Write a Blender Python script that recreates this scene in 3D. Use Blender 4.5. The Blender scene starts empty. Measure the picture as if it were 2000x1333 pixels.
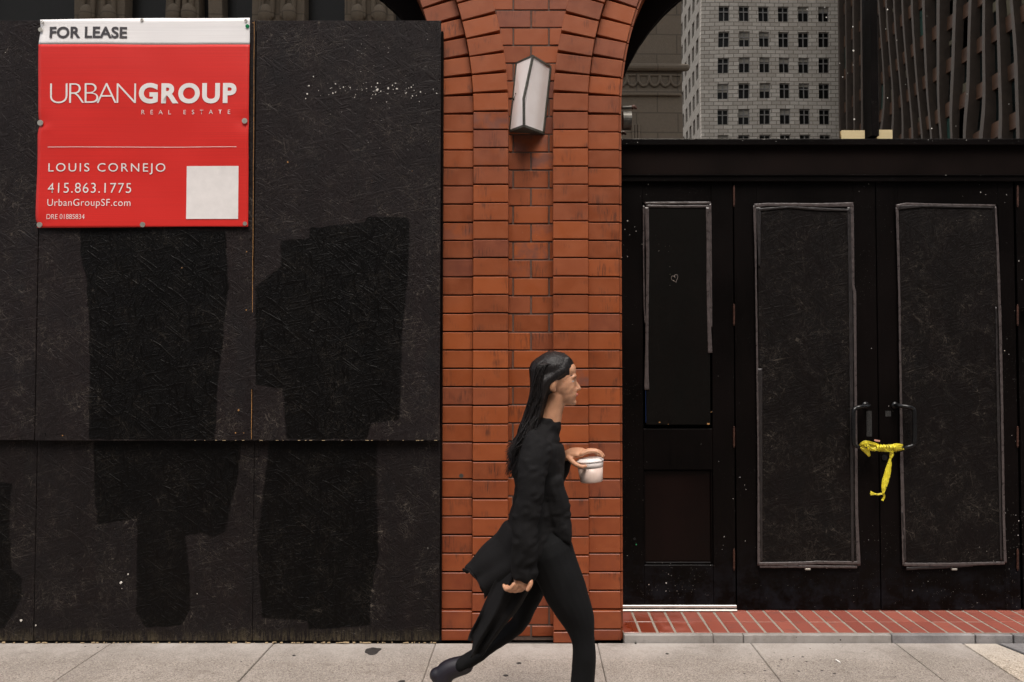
import bpy, bmesh, math, random
from mathutils import Vector, Matrix, noise
random.seed(7)
R = math.radians
S = bpy.context.scene
col = S.collection

# ------------------------------------------------------------------ camera, sky, sun
F = 1500.0; CX = 1040.0; CY = 666.5; PITCH = math.atan(44.5 / F); CAM = Vector((0, -4.4, 1.58))
cd = bpy.data.cameras.new('camera'); cam = bpy.data.objects.new('camera', cd); col.objects.link(cam)
cd.sensor_width = 36; cd.lens = 27; cd.shift_x = -(CX - 1000) / 2000; cd.clip_end = 1000; cd.clip_start = .05
cam.location = CAM; cam.rotation_euler = (R(90) + PITCH, 0, 0); S.camera = cam
w = bpy.data.worlds.new('World'); S.world = w; w.use_nodes = True
wn = w.node_tree; bg = wn.nodes['Background']
sky = wn.nodes.new('ShaderNodeTexSky'); sky.sky_type = 'NISHITA'; sky.sun_disc = False
SUN_EL, SUN_AZ = 64, 172
sky.sun_elevation = R(SUN_EL); sky.sun_rotation = R(SUN_AZ); sky.dust_density = 3.0; sky.air_density = 1.0
hsv = wn.nodes.new('ShaderNodeHueSaturation'); hsv.inputs['Saturation'].default_value = .3       # hazy, thinly clouded sky
wn.links.new(sky.outputs[0], hsv.inputs['Color']); wn.links.new(hsv.outputs[0], bg.inputs[0]); bg.inputs[1].default_value = 0.15
sl = bpy.data.lights.new('sun', 'SUN'); so = bpy.data.objects.new('sun', sl); col.objects.link(so)
sl.energy = 1.5; sl.angle = R(24); sl.color = (1, .90, .80)
sd = Vector((math.sin(R(SUN_AZ)) * math.cos(R(SUN_EL)), math.cos(R(SUN_AZ)) * math.cos(R(SUN_EL)), math.sin(R(SUN_EL))))
so.rotation_euler = (-sd).to_track_quat('-Z', 'Y').to_euler()
S.view_settings.view_transform = 'Standard'; S.view_settings.look = 'None'
S.view_settings.exposure = 0.85; S.view_settings.gamma = 1
S.render.engine = 'CYCLES'

# ------------------------------------------------------------------ helpers
def W(px, py, Y):
    """point where the sight line of a photo pixel meets the plane y = Y"""
    u = (px - CX) / F; v = (CY - py) / F
    d = Vector((u, math.cos(PITCH) - v * math.sin(PITCH), math.sin(PITCH) + v * math.cos(PITCH)))
    t = (Y - CAM.y) / d.y
    return CAM + d * t
def G(px, py, z):
    u = (px - CX) / F; v = (CY - py) / F
    d = Vector((u, math.cos(PITCH) - v * math.sin(PITCH), math.sin(PITCH) + v * math.cos(PITCH)))
    return CAM + d * ((z - CAM.z) / d.z)

def prop(o, label=None, cat=None, group=None, kind=None):
    if label: o['label'] = label
    if cat: o['category'] = cat
    if group: o['group'] = group
    if kind: o['kind'] = kind
    return o
def empty(name, loc, label=None, cat=None, group=None):
    o = bpy.data.objects.new(name, None); col.objects.link(o); o.location = loc; o.empty_display_size = .1
    return prop(o, label, cat, group)
def link(name, me, mat=None, parent=None, smooth=False):
    if mat is not None and not me.materials: me.materials.append(mat)
    if smooth: me.polygons.foreach_set('use_smooth', [True] * len(me.polygons))
    o = bpy.data.objects.new(name, me); col.objects.link(o)
    if parent:
        o.parent = parent
        par = parent; M = Matrix()
        while par: M = Matrix.Translation(par.location) @ par.rotation_euler.to_matrix().to_4x4() @ M; par = par.parent
        o.location = (0, 0, 0); o.matrix_parent_inverse = M.inverted()
    return o
def obj(name, bm, mat, parent=None, smooth=False):
    me = bpy.data.meshes.new(name); bm.normal_update(); bm.to_mesh(me); bm.free()
    return link(name, me, mat, parent, smooth)
def box(bm, x0, x1, y0, y1, z0, z1, bev=0):
    r = bmesh.ops.create_cube(bm, size=1)
    vs = r['verts']
    for v in vs: v.co = Vector((x0 + (v.co.x + .5) * (x1 - x0), y0 + (v.co.y + .5) * (y1 - y0), z0 + (v.co.z + .5) * (z1 - z0)))
    if bev:
        es = list({e for v in vs for e in v.link_edges})
        bmesh.ops.bevel(bm, geom=es, offset=bev, segments=1, affect='EDGES', profile=.5)
def Bx(name, x0, x1, y0, y1, z0, z1, mat, parent=None, bev=.002):
    bm = bmesh.new(); box(bm, x0, x1, y0, y1, z0, z1, bev); return obj(name, bm, mat, parent)
def prism(bm, pts, y0, y1):
    """polygon of (x,z) points extruded between y0 and y1"""
    a = [bm.verts.new((p[0], y0, p[1])) for p in pts]; b = [bm.verts.new((p[0], y1, p[1])) for p in pts]
    n = len(pts)
    fs = [bm.faces.new(a), bm.faces.new(b[::-1])]
    for i in range(n): fs.append(bm.faces.new((a[i], b[i], b[(i + 1) % n], a[(i + 1) % n])))
    bmesh.ops.recalc_face_normals(bm, faces=fs); return fs
def frames(pts):
    out = []; n = len(pts); prev = None
    for i in range(n):
        t = (pts[min(i + 1, n - 1)] - pts[max(i - 1, 0)]).normalized()
        if prev is None:
            up = Vector((0, 1, 0)) if abs(t.y) < .9 else Vector((1, 0, 0))
            a = (up - t * up.dot(t)).normalized()
        else: a = (prev - t * prev.dot(t)).normalized()
        prev = a; out.append((t, a, t.cross(a)))
    return out
def smoothpath(pts, n=6):
    """Catmull-Rom through tuples (Vector, *floats)"""
    out = []; P = [tuple(p[0]) + tuple(p[1:]) for p in pts]; m = len(P)
    for i in range(m - 1):
        p0, p1, p2, p3 = P[max(i - 1, 0)], P[i], P[i + 1], P[min(i + 2, m - 1)]
        for k in range(n):
            t = k / n
            out.append([.5 * (2 * b + (c - a) * t + (2 * a - 5 * b + 4 * c - d) * t * t + (-a + 3 * b - 3 * c + d) * t ** 3) for a, b, c, d in zip(p0, p1, p2, p3)])
    out.append(list(P[-1]))
    return [(Vector(o[:3]), *o[3:]) for o in out]
def tube(bm, pts, rad, seg=10, flat=None, cap=True, rnd=True):
    """loft along pts; rad list = radius in the frame's b direction, flat = radius towards y (a direction)"""
    if not isinstance(rad, (list, tuple)): rad = [rad] * len(pts)
    if flat is None: flat = rad
    elif not isinstance(flat, (list, tuple)): flat = [flat] * len(pts)
    fr = frames(pts); rings = []
    def ring(c, t, a, b, ra, rb): return [bm.verts.new(c + a * math.cos(k * 2 * math.pi / seg) * ra + b * math.sin(k * 2 * math.pi / seg) * rb) for k in range(seg)]
    if cap and rnd:
        t, a, b = fr[0]
        for q in (80, 55, 28): rings.append(ring(pts[0] - t * min(rad[0], flat[0]) * math.sin(R(q)), t, a, b, flat[0] * math.cos(R(q)), rad[0] * math.cos(R(q))))
    for p, (t, a, b), rb, ra in zip(pts, fr, rad, flat): rings.append(ring(p, t, a, b, ra, rb))
    if cap and rnd:
        t, a, b = fr[-1]
        for q in (28, 55, 80): rings.append(ring(pts[-1] + t * min(rad[-1], flat[-1]) * math.sin(R(q)), t, a, b, flat[-1] * math.cos(R(q)), rad[-1] * math.cos(R(q))))
    fs = []
    for r0, r1 in zip(rings, rings[1:]):
        for k in range(seg): fs.append(bm.faces.new((r0[k], r0[(k + 1) % seg], r1[(k + 1) % seg], r1[k])))
    if cap: fs.append(bm.faces.new(rings[0][::-1])); fs.append(bm.faces.new(rings[-1]))
    bmesh.ops.recalc_face_normals(bm, faces=fs)
def ball(bm, c, r, rot=None, seg=20):
    M = Matrix.Translation(c) @ (rot.to_4x4() if rot else Matrix()) @ Matrix.Diagonal((r[0], r[1], r[2], 1))
    bmesh.ops.create_uvsphere(bm, u_segments=seg, v_segments=seg // 2 + 2, radius=1, matrix=M)
def remesh(name, bm, voxel, mat, parent=None, smooth_it=4):
    me = bpy.data.meshes.new('tmp'); bm.to_mesh(me); bm.free()
    o = bpy.data.objects.new('tmp', me); col.objects.link(o)
    m = o.modifiers.new('r', 'REMESH'); m.mode = 'VOXEL'; m.voxel_size = voxel; m.use_smooth_shade = True
    if smooth_it:
        s = o.modifiers.new('s', 'SMOOTH'); s.factor = .5; s.iterations = smooth_it
    dg = bpy.context.evaluated_depsgraph_get(); dg.update()
    nm = bpy.data.meshes.new_from_object(o.evaluated_get(dg)); nm.name = name
    bpy.data.objects.remove(o); bpy.data.meshes.remove(me)
    nm.materials.clear()
    return link(name, nm, mat, parent, True)
def fold(o, f):
    """displace vertices along normals by f(co)"""
    me = o.data
    ns = [v.normal.copy() for v in me.vertices]
    for v, n in zip(me.vertices, ns): v.co += n * f(v.co)

# ------------------------------------------------------------------ materials
class NT:
    def __init__(s, name):
        s.m = bpy.data.materials.new(name); s.m.use_nodes = True; s.t = s.m.node_tree; s.n = s.t.nodes; s.l = s.t.links
        s.p = s.n['Principled BSDF']; s.out = s.n['Material Output']
        s.tc = s.n.new('ShaderNodeTexCoord'); s.co = s.tc.outputs['Object']
    def set(s, sock, v):
        if hasattr(v, 'links'): s.l.new(v, sock)
        elif isinstance(v, (tuple, list)) and len(v) == 3 and sock.type == 'RGBA': sock.default_value = (*v, 1)
        else: sock.default_value = v
    def geo(s): return s.n.new('ShaderNodeNewGeometry').outputs['Position']
    def map(s, co, scale=(1, 1, 1), rot=(0, 0, 0), loc=(0, 0, 0)):
        n = s.n.new('ShaderNodeMapping'); s.l.new(co, n.inputs[0]); n.inputs['Scale'].default_value = scale; n.inputs['Rotation'].default_value = rot; n.inputs['Location'].default_value = loc
        return n.outputs[0]
    def noise(s, co, scale, detail=4, rough=.55, dist=0):
        n = s.n.new('ShaderNodeTexNoise'); s.l.new(co, n.inputs['Vector']); n.inputs['Scale'].default_value = scale
        n.inputs['Detail'].default_value = detail; n.inputs['Roughness'].default_value = rough; n.inputs['Distortion'].default_value = dist
        return n.outputs[0]
    def vor(s, co, scale, feature='F1', out='Distance', rnd=1):
        n = s.n.new('ShaderNodeTexVoronoi'); n.feature = feature; s.l.new(co, n.inputs['Vector']); n.inputs['Scale'].default_value = scale
        n.inputs['Randomness'].default_value = rnd
        return n.outputs[out]
    def ramp(s, v, a, b, lo=0., hi=1.):
        n = s.n.new('ShaderNodeMapRange'); s.l.new(v, n.inputs[0]); n.inputs[1].default_value = a; n.inputs[2].default_value = b
        n.inputs[3].default_value = lo; n.inputs[4].default_value = hi; return n.outputs[0]
    def math(s, op, a, b=0.):
        n = s.n.new('ShaderNodeMath'); n.operation = op; s.set(n.inputs[0], a); s.set(n.inputs[1], b); return n.outputs[0]
    def mix(s, f, a, b, mode='MIX'):
        n = s.n.new('ShaderNodeMix'); n.data_type = 'RGBA'; n.blend_type = mode
        s.set(n.inputs[0], f); s.set(n.inputs[6], a); s.set(n.inputs[7], b); return n.outputs[2]
    def sep(s, co):
        n = s.n.new('ShaderNodeSeparateXYZ'); s.l.new(co, n.inputs[0]); return n.outputs
    def bump(s, h, strength=.5, dist=.01, prev=None):
        n = s.n.new('ShaderNodeBump'); s.l.new(h, n.inputs['Height']); n.inputs['Strength'].default_value = strength; n.inputs['Distance'].default_value = dist
        if prev: s.l.new(prev, n.inputs['Normal'])
        return n.outputs[0]
    def rand(s): return s.n.new('ShaderNodeObjectInfo').outputs['Random']
    def specks(s, co, scale, r=.12, thr=.5, seed=0.):
        """mask of small irregular dots, clustered"""
        c = s.map(co, loc=(seed, seed * 1.7, seed * .3))
        d = s.vor(c, scale); k = s.noise(c, scale * 3, 2)
        rr = s.math('MULTIPLY', s.ramp(s.noise(c, 1.7, 4, .65), thr, thr + .22), r)
        rr = s.math('MULTIPLY', rr, s.sep(s.vor(c, scale, out='Color'))[0])
        return s.math('LESS_THAN', s.math('ADD', d, s.math('MULTIPLY', s.math('SUBTRACT', k, .5), .06)), rr)
    def end(s, color=None, rough=.6, normal=None, metal=0, spec=.5):
        if color is not None: s.set(s.p.inputs['Base Color'], color)
        s.set(s.p.inputs['Roughness'], rough); s.set(s.p.inputs['Metallic'], metal); s.set(s.p.inputs['Specular IOR Level'], spec)
        if normal: s.l.new(normal, s.p.inputs['Normal'])
        return s.m
def plain(name, c, rough=.6, metal=0, spec=.5, var=.25, sc=20, bump=.1):
    t = NT(name); n = t.noise(t.co, sc, 5, .6)
    c2 = t.mix(t.ramp(n, .3, .7), tuple(x * (1 - var) for x in c), tuple(min(1, x * (1 + var)) for x in c))
    return t.end(c2, t.ramp(n, .3, .7, rough * .85, min(1, rough * 1.15)), t.bump(n, bump, .004), metal, spec)

def mat_osb(name, base, rough=.6, worn=.5, relief=.5, spec=.12, foot=0., fresh=None):
    t = NT(name); P = t.geo()
    dn = t.n.new('ShaderNodeVectorMath'); dn.operation = 'MULTIPLY_ADD'
    nn = t.n.new('ShaderNodeTexNoise'); t.l.new(P, nn.inputs['Vector']); nn.inputs['Scale'].default_value = 9
    t.l.new(nn.outputs['Color'], dn.inputs[0]); dn.inputs[1].default_value = (.02, .02, .02); t.l.new(P, dn.inputs[2]); Q = dn.outputs[0]
    h = None; lines = None; tone = None
    for i, (ang, a, b) in enumerate([(12, 9, 75), (-38, 8, 55), (66, 16, 120), (97, 12, 85), (35, 30, 150)]):
        c = t.map(Q, rot=(0, R(ang), 0)); c = t.map(c, scale=(a, 0.01, b), loc=(i * 3.3, 0, i * 1.7))
        v = t.n.new('ShaderNodeTexVoronoi'); t.l.new(c, v.inputs['Vector']); v.inputs['Scale'].default_value = 1
        r = t.sep(v.outputs['Color'])
        e = t.vor(c, 1, 'DISTANCE_TO_EDGE')
        hi = t.math('MULTIPLY', r[0], t.ramp(e, 0, .09))
        hi = t.math('MULTIPLY', hi, t.math('GREATER_THAN', r[1], .55))
        h = hi if h is None else t.math('MAXIMUM', h, hi)
        l = t.math('MULTIPLY', t.math('LESS_THAN', e, .024), t.math('GREATER_THAN', r[2], .82))
        lines = l if lines is None else t.math('MAXIMUM', lines, l)
        tone = r[0] if tone is None else t.math('MULTIPLY', t.math('ADD', tone, r[0]), .5)
    g = t.noise(t.map(P, scale=(1, .1, 1)), 160, 3, .6)
    H = t.math('ADD', h, t.math('MULTIPLY', g, .5))
    big = t.noise(P, 1.3, 5, .6); str_ = t.noise(t.map(P, scale=(9, 1, .7)), 1.5, 4)
    c0 = t.mix(t.ramp(big, .3, .7), tuple(x * .72 for x in base), tuple(x * 1.3 for x in base))
    c0 = t.mix(t.ramp(str_, .35, .75, 0, .5), c0, (base[0] * 1.45, base[1] * 1.2, base[2] * 1.2))
    c0 = t.mix(t.ramp(tone, .3, .75, 0, .35), c0, tuple(x * 1.7 for x in base))
    tint = t.noise(P, 2.6, 5, .7)
    c0 = t.mix(t.ramp(tint, .55, .7, 0, .4), c0, (base[0] * .8, base[1] * 1.1, base[2] * 1.25)); c0 = t.mix(t.ramp(tint, .45, .3, 0, .4), c0, (base[0] * 1.5, base[1] * 1.15, base[2] * 1.1))
    wm = t.math('MULTIPLY', lines, t.ramp(t.noise(P, 6, 5, .7), .45, .62, 0, worn))
    c0 = t.mix(wm, c0, (.16, .135, .11))
    c0 = t.mix(t.specks(P, 45, .16, .56, 2.), c0, (.5, .46, .4))
    c0 = t.mix(t.specks(P, 22, .11, .6, 5.), c0, (.36, .2, .08))
    z_ = t.sep(P)[2]
    fs = t.noise(t.map(P, scale=(1, 1, .12)), 110, 4, .7)
    fm = t.math('MULTIPLY', t.ramp(t.math('ADD', z_, t.math('MULTIPLY', t.noise(P, 5, 3), .08)), .13, .045), t.ramp(fs, .42, .62, 0, foot))
    c0 = t.mix(fm, c0, (.075, .06, .036))
    nb = t.bump(H, relief, .0032); rg = t.ramp(h, 0, 1, rough * 1.15, rough * .8)
    if fresh:
        at = t.n.new('ShaderNodeAttribute'); at.attribute_name = 'cover'
        k = t.math('ADD', at.outputs['Fac'], t.math('MULTIPLY', t.math('SUBTRACT', t.noise(t.map(P, scale=(1, 1, .35)), 45, 5, .75), .5), .55))
        k = t.ramp(k, .3, .62); c0 = t.mix(k, c0, t.mix(t.ramp(big, .35, .7), fresh, tuple(x * 2.4 for x in fresh)))
        c0 = t.mix(t.math('MULTIPLY', wm, .35), c0, (.16, .135, .11))
        rg = t.math('MULTIPLY', rg, t.ramp(k, 0, 1, 1, .85))
    return t.end(c0, rg, nb, 0, spec)
def mat_door():
    t = NT('door_black_paint'); P = t.geo()
    g = t.noise(t.map(P, scale=(14, 1, .8)), 4, 5, .65); b = t.noise(P, 1.6, 5, .6)
    c = t.mix(t.ramp(b, .3, .7), (.0013, .001, .0009), (.0036, .0021, .0019))
    c = t.mix(t.ramp(g, .4, .8, 0, .5), c, (.0045, .003, .0026))
    z = t.sep(P)[2]
    dust = t.math('MULTIPLY', t.ramp(z, .05, .5, 1, 0), t.ramp(t.noise(P, 9, 6, .75), .45, .7))
    c = t.mix(t.math('MULTIPLY', dust, .3), c, (.03, .034, .045))
    c = t.mix(t.specks(P, 30, .15, .45, 1.), c, (.5, .48, .45))
    c = t.mix(t.math('MULTIPLY', t.specks(P, 90, .2, .42, 4.), t.ramp(z, .1, .9, 1, .25)), c, (.35, .33, .3))
    return t.end(c, t.ramp(b, .3, .7, .35, .5), t.bump(g, .12, .004), 0, .08)
def mat_brick(name='glazed_brick', wet=False):
    t = NT(name); P = t.geo(); r = t.rand()
    base = t.mix(r, (.165, .036, .0095), (.305, .070, .0155))
    r2 = t.math('FRACT', t.math('MULTIPLY', r, 37.7))
    base = t.mix(t.ramp(r2, .84, 1, 0, .8), base, (.125, .038, .027)); base = t.mix(t.math('MULTIPLY', t.ramp(r2, .1, 0), t.ramp(t.noise(P, 16, 3), .4, .6)), base, (.10, .045, .042))
    z = t.sep(P)[2]
    base = t.mix(t.ramp(z, .0, 1.5, .75, 0), base, (.15, .028, .0125))
    off = t.n.new('ShaderNodeVectorMath'); off.operation = 'ADD'; t.l.new(P, off.inputs[0])
    cb = t.n.new('ShaderNodeCombineXYZ'); t.l.new(t.math('MULTIPLY', r, 50), cb.inputs[0]); t.l.new(t.math('MULTIPLY', r2, 50), cb.inputs[2]); t.l.new(cb.outputs[0], off.inputs[1])
    Q = off.outputs[0]
    n1 = t.noise(Q, 10, 6, .6)
    base = t.mix(t.ramp(n1, .25, .75), base, t.mix(.4, base, (.36, .098, .028)), 'MIX')
    st = t.noise(t.map(Q, scale=(1, 1, .1)), 95, 4, .7); zone = t.ramp(t.noise(Q, 7, 2), .54, .68)
    sm = t.math('MULTIPLY', t.ramp(st, .48, .56), zone)
    base = t.mix(t.math('MULTIPLY', sm, .65), base, (.04, .016, .010))
    soot = t.ramp(t.noise(P, 2.2, 4, .6), .55, .8, 0, .4)
    base = t.mix(soot, base, (.07, .022, .012))
    base = t.mix(t.specks(P, 70, .16, .55, 9.), base, (.6, .5, .42))
    if wet: base = t.mix(.5, base, (.2, .035, .012))
    h = t.math('ADD', t.noise(Q, 25, 3), t.math('MULTIPLY', t.noise(Q, 220, 3), .25))
    return t.end(base, t.ramp(n1, .3, .7, .12 if wet else .4, .3 if wet else .55), t.bump(h, .25, .003), 0, .4)
def mat_paver():
    t = NT('threshold_brick'); P = t.geo(); r = t.rand()
    base = t.mix(r, (.20, .046, .03), (.27, .072, .047))
    x = t.sep(P)[0]
    n = t.noise(P, 14, 6, .65)
    wet = t.math('MULTIPLY', t.ramp(x, .55, 1.25, 1, 0), t.ramp(t.noise(P, 5, 3), .35, .5))
    base = t.mix(wet, base, (.15, .022, .006))
    base = t.mix(t.ramp(n, .55, .75, 0, .6), base, (.12, .055, .045))
    base = t.mix(t.specks(P, 60, .2, .5, 3.), base, (.05, .04, .035))
    return t.end(base, t.math('SUBTRACT', .75, t.math('MULTIPLY', wet, .5)), t.bump(n, .3, .004))
def mat_concrete(name, c, grain=1., dirt=.5, dark_edge=True):
    t = NT(name); P = t.geo()
    g1 = t.noise(P, 300, 2, .7); g2 = t.vor(P, 210, out='Color'); ag = t.sep(g2)[0]
    big = t.noise(P, 2.3, 6, .62); mid = t.noise(P, 9, 6, .7)
    b = t.mix(t.ramp(big, .3, .7), tuple(x * .78 for x in c), tuple(x * 1.12 for x in c))
    y = t.sep(P)[1]
    clean = t.math('MULTIPLY', t.ramp(t.math('ADD', y, t.math('MULTIPLY', t.math('SUBTRACT', mid, .5), .3)), -.3, -.04), t.ramp(big, .35, .6, .25, 1))
    gm = t.math('MULTIPLY', t.ramp(clean, 0, 1, 1, .25), grain)
    b = t.mix(t.math('MULTIPLY', t.ramp(ag, .0, .5, .85, 0), gm), b, (c[0] * .4, c[1] * .36, c[2] * .33))
    b = t.mix(t.math('MULTIPLY', t.math('MULTIPLY', t.math('GREATER_THAN', ag, .9), gm), .5), b, (min(1, c[0] * 1.5), min(1, c[1] * 1.45), min(1, c[2] * 1.4)))
    b = t.mix(t.math('MULTIPLY', clean, .35), b, (.5, .47, .45))
    b = t.mix(t.math('MULTIPLY', t.ramp(mid, .52, .7), dirt * .8), b, (c[0] * .5, c[1] * .46, c[2] * .42))
    st = t.noise(t.map(P, scale=(1, 2.5, 1)), 3.1, 5, .7)
    b = t.mix(t.ramp(st, .58, .72, 0, dirt), b, (c[0] * .38, c[1] * .35, c[2] * .33))
    b = t.mix(t.specks(P, 24, .24, .44, 7.), b, (.05, .042, .04))
    return t.end(b, .85, t.bump(t.math('ADD', g1, ag), .35, .002), 0, .3)

M_OSB = mat_osb('painted_osb', (.0112, .0086, .0086), .6, .42, 1.0, .12); M_OSBD = mat_osb('fresh_black_paint_on_osb', (.0009, .0007, .0006), .5, .16, .9, .12)
M_PU = mat_osb('patched_osb', (.0112, .0086, .0086), .6, .42, .75, .12, 0, (.0011, .0008, .0007)); M_PL = mat_osb('patched_osb_lower', (.0085, .0067, .0066), .6, .42, .75, .11, .9, (.0011, .0008, .0007))
M_OSBL = mat_osb('painted_osb_lower', (.0085, .0067, .0066), .6, .42, 1.0, .11, .9)
M_DBOARD = mat_osb('door_board_paint', (.0048, .0037, .0034), .55, .3, .5, .1)
M_DOOR = mat_door(); M_BEAM = plain('dark_brown_paint', (.0062, .0034, .0027), .6, spec=.06, var=.35, sc=3); M_BR = mat_brick(); M_PAV = mat_paver()
M_MORT = plain('dark_mortar', (.095, .06, .046), .9, sc=60, bump=.5)
M_GROUT = plain('threshold_grout', (.26, .22, .18), .9, sc=60, bump=.5)
M_CON = mat_concrete('pavement_concrete', (.31, .272, .238)); M_CURB = mat_concrete('grey_concrete', (.235, .215, .195), .4)
M_CONW = mat_concrete('pale_patch_concrete', (.46, .40, .33), 1.3, .3); M_GREYC = mat_concrete('grey_pavement', (.16, .155, .16), .7)
M_JOINT = plain('joint_dirt', (.03, .026, .024), .95)
M_RAW = plain('raw_wood_edge', (.34, .17, .055), .8, var=.5, sc=60)
M_TAPE = plain('grey_plastic_tape', (.065, .052, .05), .3, var=.35, sc=35, bump=.6)
M_TAPE2 = plain('dark_plastic_tape', (.016, .0125, .012), .4, var=.35, sc=35, bump=.6)
M_MET = plain('weathered_metal', (.09, .085, .075), .5, .6, var=.4, sc=40)
M_PATINA = plain('patinated_bronze', (.085, .085, .07), .6, .3, var=.45, sc=50, bump=.4)
M_BLKM = plain('black_metal', (.008, .008, .0085), .3, .3, var=.2)
M_ALU = plain('bare_aluminium', (.6, .57, .54), .4, .7, var=.2)
M_HINGE = plain('rusty_brown_hinge', (.07, .03, .02), .5, .4, var=.4, sc=60)
M_SCREW = plain('steel_washer', (.45, .43, .38), .4, .6)
M_WHITE = plain('white_spatter', (.62, .58, .53), .7)
M_SPLT = plain('wood_splinter', (.42, .31, .18), .85, var=.4, sc=60)
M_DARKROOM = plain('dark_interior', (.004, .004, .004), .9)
M_CARD = plain('yellowed_card', (.62, .5, .28), .8, var=.08, sc=6)

def mat_banner(name, c):
    t = NT(name); P = t.geo()
    l = t.noise(t.map(P, scale=(.6, 1, 160)), 1.6, 3, .5); n = t.noise(P, 3, 3)
    cc = t.mix(t.ramp(l, .3, .7, 0, .5), c, tuple(x * .72 for x in c))
    cc = t.mix(t.ramp(n, .35, .7, 0, .3), cc, tuple(x * .8 for x in c))
    return t.end(cc, .5, t.bump(l, .15, .002), 0, .35)
M_RED = mat_banner('banner_red', (.66, .020, .014)); M_BW = mat_banner('banner_white', (.9, .875, .87))
M_INKW = plain('white_print', (.76, .72, .70), .5, var=.05); M_INKD = plain('dark_grey_print', (.05, .045, .05), .5, var=.05)
def mat_caution():
    t = NT('caution_tape_yellow'); P = t.geo(); n = t.noise(t.map(P, scale=(1, 1, .5)), 75, 3, .7); m = t.noise(P, 25, 4)
    c = t.mix(t.ramp(m, .3, .7), (.62, .50, .02), (.85, .74, .05))
    c = t.mix(t.ramp(n, .60, .66), c, (.03, .025, .01))
    return t.end(c, .4, t.bump(m, .5, .004))
M_CAUT = mat_caution()
def mat_milk():
    t = NT('milky_glass'); P = t.geo(); n = t.noise(P, 12, 5, .6)
    c = t.mix(t.ramp(n, .35, .7), (.93, .88, .855), (.88, .82, .79))
    c = t.mix(t.specks(P, 90, .2, .55, 3.), c, (.1, .08, .07))
    return t.end(c, .28, None, 0, .5)
M_MILK = mat_milk()
def mat_glass(name, refl, tint):
    t = NT(name); P = t.geo()
    tr = t.n.new('ShaderNodeBsdfTransparent'); tr.inputs[0].default_value = (.55, .55, .52, 1)
    gl = t.n.new('ShaderNodeBsdfGlossy'); gl.inputs['Roughness'].default_value = 0.0; gl.inputs['Color'].default_value = (*tint, 1)
    mx = t.n.new('ShaderNodeMixShader'); mx.inputs[0].default_value = refl
    t.l.new(tr.outputs[0], mx.inputs[1]); t.l.new(gl.outputs[0], mx.inputs[2])
    df = t.n.new('ShaderNodeBsdfDiffuse'); df.inputs[0].default_value = (.7, .68, .62, 1)
    m2 = t.n.new('ShaderNodeMixShader')
    x = t.sep(P)[0]
    s = t.math('MULTIPLY', t.specks(P, 18, .15, .38, 11.), t.ramp(x, 1.4, 2.2))
    t.l.new(s, m2.inputs[0]); t.l.new(mx.outputs[0], m2.inputs[1]); t.l.new(df.outputs[0], m2.inputs[2])
    t.l.new(m2.outputs[0], t.out.inputs[0]); return t.m
M_GLASS = mat_glass('window_glass', .9, (1, .95, .88)); M_GLASSL = mat_glass('window_glass_dim', .85, (1, .93, .84))

# ------------------------------------------------------------------ ground
gm = bmesh.new()
box(gm, -150, 150, -3.2, 3, -.3, -.035)
pavement = obj('pavement', gm, M_JOINT); prop(pavement, kind='structure')
JX = [-3.293 - .915 * k for k in range(4, 0, -1)] + [-3.293, -2.378, -1.463, -.548, .367, 1.235, 2.05, 2.43, 2.66, 3.5, 4.42, 5.33, 6.25, 7.16]
JY = [-.004, -.92, -1.835, -2.75, -3.2]
for i, (a, b) in enumerate(zip(JX, JX[1:])):
    for k, (c, d) in enumerate(zip(JY, JY[1:])):
        mt = M_CON
        if a == 2.43 and k < 2: mt = M_CONW
        if a >= 2.6 and k == 0: mt = M_GREYC
        g = .0016 if a < 2.4 else .005
        dz = random.uniform(-.0015, .0015)
        bm = bmesh.new()
        top = [(a + g, d + g), (b - g, d + g), (b - g, c - g), (a + g, c - g)]
        if a == 2.43 and k == 0: top = [(a + g, d + g), (b - .0, d + g), (b - .0 + .03, -.6), (b + .005, -.35), (b + .02, -.2), (b - .04, c - g), (a + g, c - g)]
        if a == 2.66 and k == 0: top = [(a + .02, d + g), (b - g, d + g), (b - g, c - g), (a - .02, c - g), (a + .04, -.2), (a + .022, -.35), (a + .048, -.6)]
        lo = [bm.verts.new((x, y, -.04)) for x, y in top]; hi = [bm.verts.new((x, y, dz)) for x, y in top]
        f = bm.faces.new(hi); bm.faces.new(lo[::-1])
        for q in range(len(top)): bm.faces.new((lo[q], lo[(q + 1) % len(top)], hi[(q + 1) % len(top)], hi[q]))
        bmesh.ops.recalc_face_normals(bm, faces=bm.faces[:])
        bmesh.ops.bevel(bm, geom=[e for e in bm.edges if all(v.co.z > -.02 for v in e.verts)], offset=.003, segments=2, affect='EDGES')
        obj('paving_slab', bm, mt, pavement)
# kerb, road, far pavement, ground
M_ASPH = plain('asphalt', (.05, .05, .052), .9, sc=90, bump=.5)
kb = prop(Bx('kerb', -150, 150, -3.36, -3.204, -.3, 0, M_CURB, bev=.015), kind='structure')
gm = bmesh.new(); box(gm, -150, 150, -15, -3.36, -.3, -.13); road = prop(obj('road', gm, M_ASPH), kind='structure')
gm = bmesh.new()
for y in (-9.1, -9.35): box(gm, -150, 150, y, y + .1, -.128, -.124)
obj('centre_line', gm, plain('yellow_road_paint', (.5, .34, .03), .7), road)
gm = bmesh.new(); box(gm, -150, 150, -19, -15, -.3, 0); prop(obj('far_pavement', gm, M_CON), kind='structure')
gm = bmesh.new(); bmesh.ops.create_grid(gm, x_segments=1, y_segments=1, size=900, matrix=Matrix.Translation((0, 0, -.31)))
prop(obj('ground', gm, M_ASPH), kind='structure')

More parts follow.
